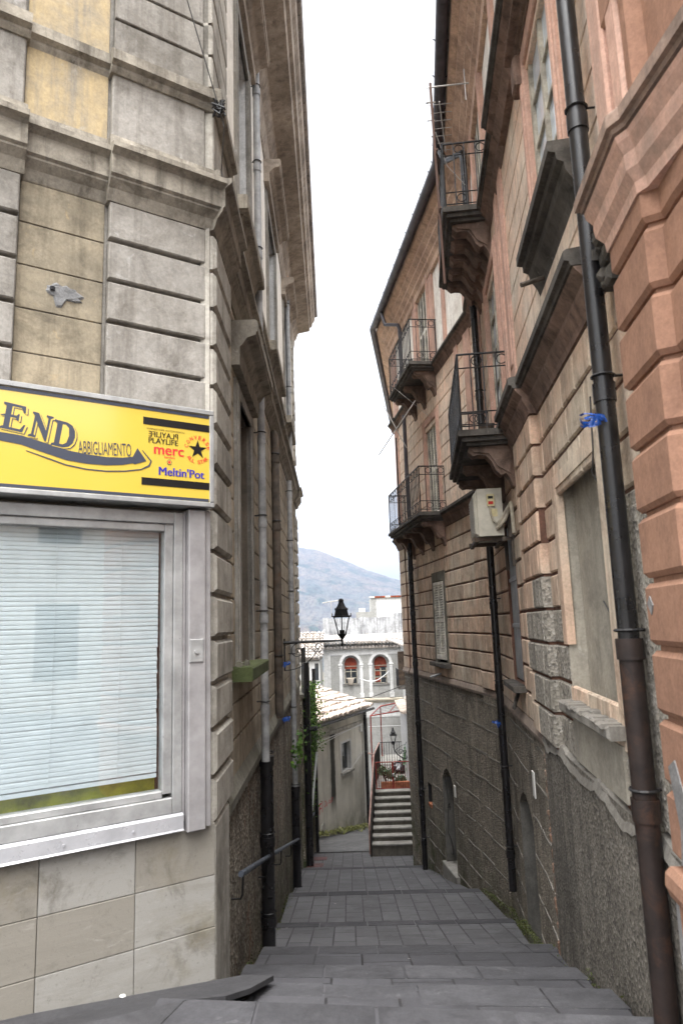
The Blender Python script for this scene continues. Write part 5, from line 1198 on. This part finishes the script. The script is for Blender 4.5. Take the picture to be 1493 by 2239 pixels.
mb = MB()
for i in range(24):
    y0, y1 = 21.25+.1*i, 21.35+.1*i; x0 = .68+.013*i+(.02 if i%2 else 0); x1 = .68+.013*(i+1)+(0 if i%2 else .02); mb.hexa([(x0,y0,-5.2),(x1,y1,-5.2),(x1+.01,y1,-5.2),(x0+.01,y0,-5.2),(x0,y0,-3.92),(x1,y1,-3.92),(x1+.01,y1,-3.92),(x0+.01,y0,-3.92)])
mb.build('panel', M['brown_metal'], TP); mb = MB(); mb.tube([(.68,21.25,-3.9),(1.0,23.7,-3.9)],.02,5); mb.build('rail', M['rail_pink'], TP)
# gate
GT = thing('iron_gate', 'low red iron double gate at the top of the stairs', 'gate', (1.25,21.02,-4.78))
for a, b in ((.76,1.235),(1.265,1.74)):
    mb = MB()
    for z in (-4.76,-4.02): mb.tube([(a,21.03,z),(b,21.03,z)],.016,5)
    for x in (a,b): mb.tube([(x,21.03,-4.78),(x,21.03,-4.02)],.02,5)
    for i in range(1,7): mb.tube([(a+(b-a)*i/7,21.03,-4.76),(a+(b-a)*i/7,21.03,-4.02)],.0075,5)
    lf = mb.build('leaf', M['red_paint'], GT)
mb = MB(); mb.cbox(Fr((1.25,21.03),(1,0),(0,-1)),-.02,.04,0,.05,-4.42,-4.34,.01); mb.build('lock', M['alu'], GT)
# terrace railing, plants, bag
TR = thing('terrace_railing', 'dark thin bar railing at the back of the small terrace', 'railing', (1.4,24.2,-4.79))
mb = MB()
for z in (-4.72,-3.98): mb.tube([(1.0,24.2,z),(1.95,24.2,z)],.013,5)
for i in range(12): mb.tube([(1.0+.087*i,24.2,-4.79),(1.0+.087*i,24.2,-3.98)],.0085,4)
mb.build('bars', M['iron'], TR)
def bush(name, label, c, rx, ry, rz, n, size, mat, seed, group=None):
    t = thing(name, label, 'shrub', c, group); rnd = random.Random(seed)
    lob = [(Vector((rnd.uniform(-rx,rx)*.6,rnd.uniform(-ry,ry)*.6,rnd.uniform(.3,.9)*rz)), rnd.uniform(.35,.6)) for _ in range(6)]
    def fn(r):
        o, k_ = r.choice(lob); d = Vector((r.gauss(0,1),r.gauss(0,1),r.gauss(0,1))).normalized()*r.random()**.4
        return Vector(c)+o+Vector((d.x*rx,d.y*ry,abs(d.z+.2)*rz*.8))*k_
    leaves(fn, n, size, rnd).build('foliage', mat, t, recalc=False)
    mb = MB()
    for o, _ in lob: mb.tube([Vector(c),Vector(c)+o*.6+Vector((0,0,.02)),Vector(c)+o],.012,4)
    mb.build('stem', M['brown_wood'], t); return t
bush('shrub','dense dark green shrub growing behind the red gate',(1.12,21.45,-4.85),.30,.2,.52,900,.035,M['shrub'],1,'shrubs behind the gate')
bush('shrub','small dark shrub right of the gate middle behind its bars',(1.50,21.5,-4.85),.22,.2,.32,450,.033,M['shrub'],2,'shrubs behind the gate')
bush('shrub','pale feathery tall shrub by the white wall on the terrace',(1.82,22.6,-4.79),.16,.3,.75,450,.045,M['fern'],3,'shrubs behind the gate')
mb = MB(); mb.cbox(Fr((.8,21.25),(1,0),(0,-1)),.1,1.0,-.06,.06,-4.78,-4.62,.01); solo(mb,'planter',M['terracotta'],'low ochre planter edge on the terrace behind the gate','planter')
mb = MB(); rnd = random.Random(4); mb.lathe((1.62,23.3,-4.79),[(.02,0),(.24,.02),(.30,.12),(.26,.22),(.16,.30),(.06,.33),(.03,.36)],14); mb.v = [(x+rnd.uniform(-.035,.035),y+rnd.uniform(-.035,.035),z+rnd.uniform(0,.03)) for x,y,z in mb.v]; solo(mb,'garbage_bag',M['bag'],'crumpled black plastic garbage bag lying on the terrace','garbage bag')
# pergola of red tubes
PG = thing('pergola', 'bare red tube pergola frame standing above the terrace', 'pergola', (1.2,25,-4.8))
for x,y in ((.74,23.6),(1.20,26.2)):
    mb = MB(); mb.tube([(x,y,-4.9),(x,y,-3.02)],.022,6); mb.build('post', M['red_paint'], PG)
mb = MB(); mb.tube([(.74,23.6,-3.02),(1.95,23.6,-2.86)],.022,6); mb.tube([(1.20,26.2,-3.02),(2.4,26.2,-2.82)],.022,6); mb.tube([(.74,23.6,-3.02),(1.20,26.2,-3.02)],.02,6); mb.tube([(1.35,23.6,-2.94),(1.85,26.2,-2.9)],.016,6)
mb.build('beam', M['red_paint'], PG)
mb = MB()
for i in range(5): mb.tube([(.82+.08*i,24.1+.45*i,-3.02),(2.1,24.1+.45*i,-2.88)],.006,4)
mb.build('wire', M['wire'], PG)
# white flank house with the second lantern
FH = thing('flank_house', 'white walled house standing right of the stairs with a scrap of tiled roof', 'house', (2.6,21,-7))
mb = MB(); mb.hexa([(1.76,21.15,-8),(6,21.15,-8),(6,24.3,-8),(1.78,24.3,-8),(1.76,21.15,-2.75),(6,21.15,-2.75),(6,24.3,-2.75),(1.78,24.3,-2.75)]); mb.build('wall', M['white_wall'], FH)
mb = MB(); barrel(mb,(1.66,21.2,-2.74),(0,.2,0),(.34,0,.11),(-.31,0,.95),15,5,random.Random(3),.09); mb.build('roof', M['tile'], FH)
LP2 = lantern((1.36,21.9,-3.74), .70, 'street_lamp', 'small dark four sided lantern on a scrolled bracket near the stairs', 4)
mb = MB(); mb.tube([(1.77,21.9,-4.02),(1.74,21.9,-4.10),(1.62,21.9,-4.08),(1.46,21.9,-3.96),(1.38,21.9,-3.84),(1.36,21.9,-3.74)],.017,6); mb.tube([(1.38,21.9,-3.86),(1.6,21.9,-3.72),(1.72,21.9,-3.68),(1.77,21.9,-3.6)],.008,4); spiral(mb,(1.56,21.9,-3.90),.09,R(0),1.1,.010); spiral(mb,(1.70,21.9,-3.90),.06,R(180),1.1,.010,-1); mb.build('wall_arm', M['lamp_black'], LP2)
# dark sheet added for the shade in the gap between house and terrace
mb = MB(); mb.box(Fr((.4,27.4),(1,0),(0,-1)),-.6,.32,0,.06,-9,-3.6); solo(mb,'gap_shade_sheet',M['brown_wood'],'tall dark sheet added for the shade in the gap left of the stairs','gate')
# drain and covers
mb = MB()
for i in range(60): mb.box(Fr((-1.1,20.0),(1,-.03),(0,-1)),.027*i,.027*i+.016,-.06,.06,-6.165,-6.148)
mb.box(Fr((-1.1,20.0),(1,-.03),(0,-1)),-.02,1.63,-.08,-.06,-6.165,-6.145); mb.box(Fr((-1.1,20.0),(1,-.03),(0,-1)),-.02,1.63,.06,.08,-6.165,-6.145); solo(mb,'drain_grate',M['iron'],'long narrow drain grate across the foot of the alley','drain grate')
for (x,y,label) in ((-.95,18.9,'maroon metal cover nearer the drain grate'),(-1.0,17.7,'maroon metal cover farther from the drain grate')):
    z = -5.42-.188*(y-16.07); mb = MB(); mb.hexa([(x-.28,y-.3,z+.06),(x+.28,y-.3,z+.06),(x+.28,y+.3,z-.053),(x-.28,y+.3,z-.053),(x-.28,y-.3,z+.07),(x+.28,y-.3,z+.07),(x+.28,y+.3,z-.043),(x-.28,y+.3,z-.043)]); solo(mb,'manhole_cover',M['maroon'],label,'manhole cover','maroon covers at the alley foot')

# ------------------------------------------------------------------ white villa with two arches
V = Fr((0,40),(1,0),(0,-1))
VL = thing('white_villa', 'white and grey villa with two arched windows and a terrace parapet', 'house', (1,41,-9.5))
arches = [(.24,.50),(1.94,.50)]; zs0, zsp = -3.36, -2.22
def arch_sheet(mb, fr, u0, u1, z0, z1, arcs, zb, zsp, o):
    hs_ = [(c-h,c+h,zb,zsp+h) for c,h in arcs]; mb.sheet(fr,u0,u1,z0,z1,hs_,o)
    for c,h in arcs:
        for i in range(12):
            a, b = math.pi*i/12, math.pi*(i+1)/12; xa, xb = c-h*math.cos(a), c-h*math.cos(b)
            mb.quad(fr(xa,o,zsp+h*math.sin(a)),fr(xb,o,zsp+h*math.sin(b)),fr(xb,o,zsp+h),fr(xa,o,zsp+h))
            mb.quad(fr(xa,o,zsp+h*math.sin(a)),fr(xb,o,zsp+h*math.sin(b)),fr(xb,o-.4,zsp+h*math.sin(b)),fr(xa,o-.4,zsp+h*math.sin(a)))
        for x in (c-h,c+h): mb.quad(fr(x,o,zb),fr(x,o-.4,zb),fr(x,o-.4,zsp),fr(x,o,zsp))
        mb.quad(fr(c-h,o,zb),fr(c+h,o,zb),fr(c+h,o-.4,zb),fr(c-h,o-.4,zb))
mb = MB(); arch_sheet(mb,V,-1.3,6,-4.15,-1.1,arches,zs0,zsp,0); mb.sheet(V,-1.3,6,-10,-4.15); mb.quad((-1.3,40,-10),(-1.3,46,-10),(-1.3,46,-1.1),(-1.3,40,-1.1)); mb.build('wall', M['grey_roughcast'], VL)
mb = MB()
mb.cbox(V,-1.31,-.92,-.02,.03,-4.12,-1.1,.008); mb.cbox(V,-.93,3.6,-.02,.028,-1.72,-1.1,.008); mb.cbox(V,-.93,4,-.02,.02,-5.2,-4.4,.008)
for c,h in arches:
    for s_ in (-1,1):
        x = c+s_*(h+.09); mb.cbox(V,x-.09,x+.09,-.02,.06,-4.0,zsp,.01); mb.cbox(V,x-.13,x+.13,-.02,.09,zsp-.09,zsp,.01); mb.cbox(V,x-.11,x+.11,-.02,.075,zsp-.2,zsp-.15,.01); mb.cbox(V,x-.13,x+.13,-.02,.09,-4.12,-3.85,.01)
    P = [(c-(h)*math.cos(math.pi*i/14),zsp+h*math.sin(math.pi*i/14)) for i in range(15)]; Q = [(c-(h+.17)*math.cos(math.pi*i/14),zsp+(h+.17)*math.sin(math.pi*i/14)) for i in range(15)]
    for i in range(14): mb.hexa([V(*P[i][:1],-.02,P[i][1]),V(P[i+1][0],-.02,P[i+1][1]),V(P[i+1][0],.05,P[i+1][1]),V(P[i][0],.05,P[i][1]),V(Q[i][0],-.02,Q[i][1]),V(Q[i+1][0],-.02,Q[i+1][1]),V(Q[i+1][0],.05,Q[i+1][1]),V(Q[i][0],.05,Q[i][1])])
mb.build('white_trim', M['white_wall'], VL)
mb = MB(); mb.ext(V,[(-.05,-4.4),(.05,-4.4),(.10,-4.3),(.16,-4.26),(.16,-4.18),(-.05,-4.14)],-1.32,4.5); mb.build('band', plaster('ochre stained band',(200,186,160),(184,172,152),(150,138,118),streak=.3,grain=.3), VL)
for n_,(c,h) in enumerate(arches):
    wn = MB(); wn.quad(V(c-h,-.39,zs0),V(c+h,-.39,zs0),V(c+h,-.39,zsp+h),V(c-h,-.39,zsp+h)); wn = wn.build('arched_window', M['white_wall'], VL)
    mb = MB(); g_ = h-.14
    mb.add([V(c-g_,-.37,zs0),V(c+g_,-.37,zs0)]+[V(c+g_*math.cos(math.pi*i/10),-.37,zsp+g_*math.sin(math.pi*i/10)) for i in range(11)],[tuple(range(13))]); mb.build('pane', M['pane_dark'], wn)
    mb = MB(); mb.add([V(c+g_*math.cos(math.pi*i/10),-.36,zsp-(.22 if i in (0,10) else 0)+g_*math.sin(math.pi*i/10)) for i in range(11)],[tuple(range(11))])
    if n_ == 1:
        for z in (-3.28,-2.92,-2.56): mb.box(V,c-g_+.03,c-.03,-.37,-.355,z,z+.26)
    else: mb.box(V,c-g_,c+g_,-.37,-.356,-2.52,-2.2)
    mb.build('blind', M['red_curtain'], wn)
    mb = MB()
    for x in (c-g_+.025,c,c+g_-.025): mb.box(V,x-.025,x+.025,-.37,-.33,zs0,-2.5 if True else 0)
    for z in (-3.34,-3.02,-2.66,-2.36): mb.box(V,c-g_,c+g_,-.369,-.332,z-.02,z+.02)
    mb.build('casement', M['wood_grey'], wn)
    mb = MB(); mb.box(V,c-h,c+h,-.4,.05,zs0-.05,zs0); mb.build('sill', M['marble'], wn)
mb = MB()
for z,o in ((-1.02,.42),(-1.30,.26)):
    mb.ext(V,[(-.3,z-.06),(o-.05,z-.05),(o-.02,z),(-.3,z)],-1.5,4.5)
    for i in range(30): x = -1.45+.2*i; mb.ext(Fr((x,40),(1,0),(0,-1)),[(-.4,z+.02),(o+.03,z),(o+.03,z+.04),(-.4,z+.06)],-.05,.05); mb.tube([(x,40-o-.04,z+.03),(x,40.5,z+.16)],.085,6)
mb.quad((-1.5,39.6,-.94),(4.5,39.6,-.94),(4.5,44,-.6),(-1.5,44,-.6)); mb.build('tile_eave', M['tile_grey'], VL)
mb = MB(); mb.box(V,-1.4,3.9,-4.25,-4.0,-1.0,.42); mb.build('parapet', M['parapet'], VL)
for a,b,z in ((-1.42,-1.02,.48),(.94,1.28,.44),(3.14,3.62,.66)):
    mb = MB(); mb.cbox(V,a,b,-4.3,-3.93,-1.0,z,.01); mb.build('parapet_post', M['parapet'], VL)
mb = MB(); mb.box(V,-1.4,3.9,-4.0,-3.7,-.74,-.66); mb.build('gutter', M['asphalt'], VL)
mb = MB(); mb.lathe((.20,39.86,zs0),[(.10,0),(.16,.12),(.20,.30),(.22,.36),(.17,.36),(.16,.30)],14); solo(mb,'flower_pot',M['pot'],'pale clay flower pot standing on the left arched window sill','flower pot',smooth=True)
mb = MB(); mb.tube([(.72+.14*i,39.6,-3.0-.5*math.sin(math.pi*i/12)*(.7)+.03*i) for i in range(13)],.022,5); solo(mb,'clothes_line',M['wire_white'],'white sagging hose line below the right arched window','line')
# small tiled house behind on the left
SH = thing('back_house', 'grey house with old mossy tiled roof left of the villa', 'house', (-3,37,-8))
mb = MB(); mb.hexa([(-6,36,-9),(-1.36,36,-9),(-1.36,39.8,-9),(-6,39.8,-9),(-6,36,-1.72),(-1.36,36,-1.72),(-1.36,39.8,-1.72),(-6,39.8,-1.72)]); mb.build('wall', M['grey_roughcast'], SH)
mb = MB(); mb.cbox(Fr((-1.8,36),(1,0),(0,-1)),-.1,.42,-.02,.02,-3.0,-1.8,.005); mb.cbox(Fr((-1.8,36),(1,0),(0,-1)),-1.2,-.1,-.02,.018,-2.1,-1.8,.005); mb.build('white_trim', M['white_wall'], SH)
mb = MB(); mb.box(Fr((-1.8,36),(1,0),(0,-1)),.16,.36,.021,.03,-2.75,-1.9); mb.build('window', M['pane_dark'], SH)
mb = MB(); mb.hexa([(-6,35.8,-1.72),(-1.25,35.8,-1.72),(-1.25,39.5,-.45),(-6,39.5,-.45),(-6,35.8,-1.66),(-1.25,35.8,-1.66),(-1.25,39.5,-.38),(-6,39.5,-.38)]); barrel(mb,(-3.6,35.75,-1.68),(.2,0,0),(0,.37,.128),(0,-.33,.944),12,10,random.Random(7),.095); mb.build('roof', M['tile_grey'], SH)
# pale block and more roofs behind
WB = thing('white_block', 'plain white block building with brick coping rising behind the parapet', 'building', (4,57,-8))
mb = MB(); mb.hexa([(2.15,55,-9),(8,55,-9),(8,60,-9),(2.15,60,-9),(2.15,55,2.05),(8,55,2.05),(8,60,2.05),(2.15,60,2.05)]); mb.build('wall', M['white_wall'], WB)
mb = MB(); mb.box(Fr((2.1,55),(1,0),(0,-1)),.0,.42,-.1,.03,-2,2.04); mb.build('corner_strip', M['grey_roughcast'], WB)
mb = MB(); mb2 = MB()
for i in range(9): (mb if i%3 else mb2).box(Fr((2.0,55),(1,0),(0,-1)),.42*i,.42*i+.41,-.2,.12,2.06,2.19)
mb.build('brick_coping', M['brick_red'], WB); mb2.build('white_coping', M['brick_white'], WB)
t = thing('rooftop_shed', 'small grey rooftop shed beside the white block', 'shed', (1.6,54,-1)); mb = MB(); mb.box(Fr((0,54),(1,0),(0,-1)),.9,2.15,-1,0,-3,.95); mb.build('wall', M['grey_roughcast'], t); mb = MB(); mb.cbox(Fr((0,54),(1,0),(0,-1)),1.1,1.6,-.5,0,.951,1.25,.02); mb.build('tank', M['white_wall'], t)
# house with a brown shutter and tiny balcony, right of the villa
BH_ = thing('shutter_house', 'narrow grey house with a brown shutter and tiny balcony beside the villa', 'house', (3.5,31,-8))
mb = MB(); mb.hexa([(2.72,29.5,-9),(7,29.5,-9),(7,38.8,-9),(3.05,38.8,-9),(2.72,29.5,-1.0),(7,29.5,-1.0),(7,38.8,-1.0),(3.05,38.8,-1.0)]); mb.build('wall', M['white_wall'], BH_)
mb = MB(); barrel(mb,(2.55,29.4,-1.05),(0,.2,0),(.34,0,.12),(-.33,0,.944),47,5,random.Random(9),.09); mb.build('roof', M['tile_grey'], BH_)
mb = MB(); mb.box(Fr((2.38,32.5),(0,1),(-1,0)),-.06,.0,-.36,.0,-2.85,-1.3); mb.build('shutter', M['brown_wood'], BH_)
bl = MB(); bl.box(Fr((2.75,32.5),(0,1),(-1,0)),-.3,1.2,-.1,.4,-3.0,-2.9); bl = bl.build('balcony', M['cornice_lip'], BH_)
mb = MB()
for i in range(9): mb.tube([(2.36,32.2+.18*i,-2.9),(2.36,32.2+.18*i,-2.1)],.01,4)
mb.tube([(2.36,32.2,-2.1),(2.36,33.7,-2.1)],.014,4); mb.tube([(2.36,32.2,-2.1),(2.8,32.2,-2.1)],.014,4); mb.build('railing', M['iron'], bl)
# wires across
for pts,label,mt,r_ in (([(-1.1,17.6,-1.78),(-.2,17.6,-1.86),(.6,17.6,-1.80),(1.5,17.5,-1.50)],'dark cable sagging across the alley in front of the tiled roof','wire',.009),
    ([(.2,26.2,-3.25),(1.2,26,-3.3),(2.2,25.8,-3.27)],'thin white line strung behind the pergola','wire_white',.006),
    ([(.7,25.0,-3.56),(1.95,24.6,-3.5)],'pale wire strung low behind the pergola posts','wire_white',.007)):
    mb = MB(); mb.tube(pts,r_,4); solo(mb,'cable',M[mt],label,'cable')
an = thing('antenna','small pale roof antenna showing left of the big lantern against the mountain','antenna',(-2.2,62,-1),'television antennas')
mb = MB(); mb.tube([(-1.2,62,-2),(-1.2,62,2.2)],.03,5); mb.build('pole', M['antenna'], an)
mb = MB(); mb.tube([(-2.0,62,2.02),(-.5,62,2.2)],.05,5); mb.build('aerial', M['antenna'], an)

# ------------------------------------------------------------------ air between here and the mountain
mb = MB(); mb.hexa([(-4500,-400,-80),(4500,-400,-80),(4500,3300,-80),(-4500,3300,-80),(-4500,-400,500),(4500,-400,500),(4500,3300,500),(-4500,3300,500)])
hm = bpy.data.materials.new('haze'); hm.use_nodes = True; t = hm.node_tree; t.nodes.clear(); oo = t.nodes.new('ShaderNodeOutputMaterial'); pv_ = t.nodes.new('ShaderNodeVolumePrincipled')
pv_.inputs['Color'].default_value = (.56,.69,.95,1); pv_.inputs['Density'].default_value = .00019; pv_.inputs['Anisotropy'].default_value = .2; t.links.new(pv_.outputs[0], oo.inputs['Volume'])
ho = mb.build('haze', hm, None, kind='stuff'); ho.visible_shadow = True

# ------------------------------------------------------------------ across the square, seen only as a reflection
OP = Fr(F(0,15,0)[:2], (-.835,-.5502), (-.5502,.835))
OB2 = thing('opposite_building', 'pale plastered building across the square, mirrored in the shop window', 'building', OP(0,0,-2))
OHL = [(u,u+1.1,z,z+2.0) for u in (-5,-2.4,.2,2.8,5.4) for z in (-1.2,2.4)]
mb = MB(); mb.sheet(OP,-7,8,-3,5.2,OHL); mb.quad(OP(-7,0,5.2),OP(8,0,5.2),OP(8,-6,5.2),OP(-7,-6,5.2)); mb.build('wall', M['cream'], OB2, split=False)
for h in OHL:
    wn = MB(); wn.reveal(OP,*h,0,-.25); wn = wn.build('window', M['dark_room'], OB2)
mb = MB(); mb.ext(OP,[(-.1,4.9),(.1,4.9),(.4,5.2),(-.1,5.2)],-7,8); mb.build('eaves', M['eave_left'], OB2)
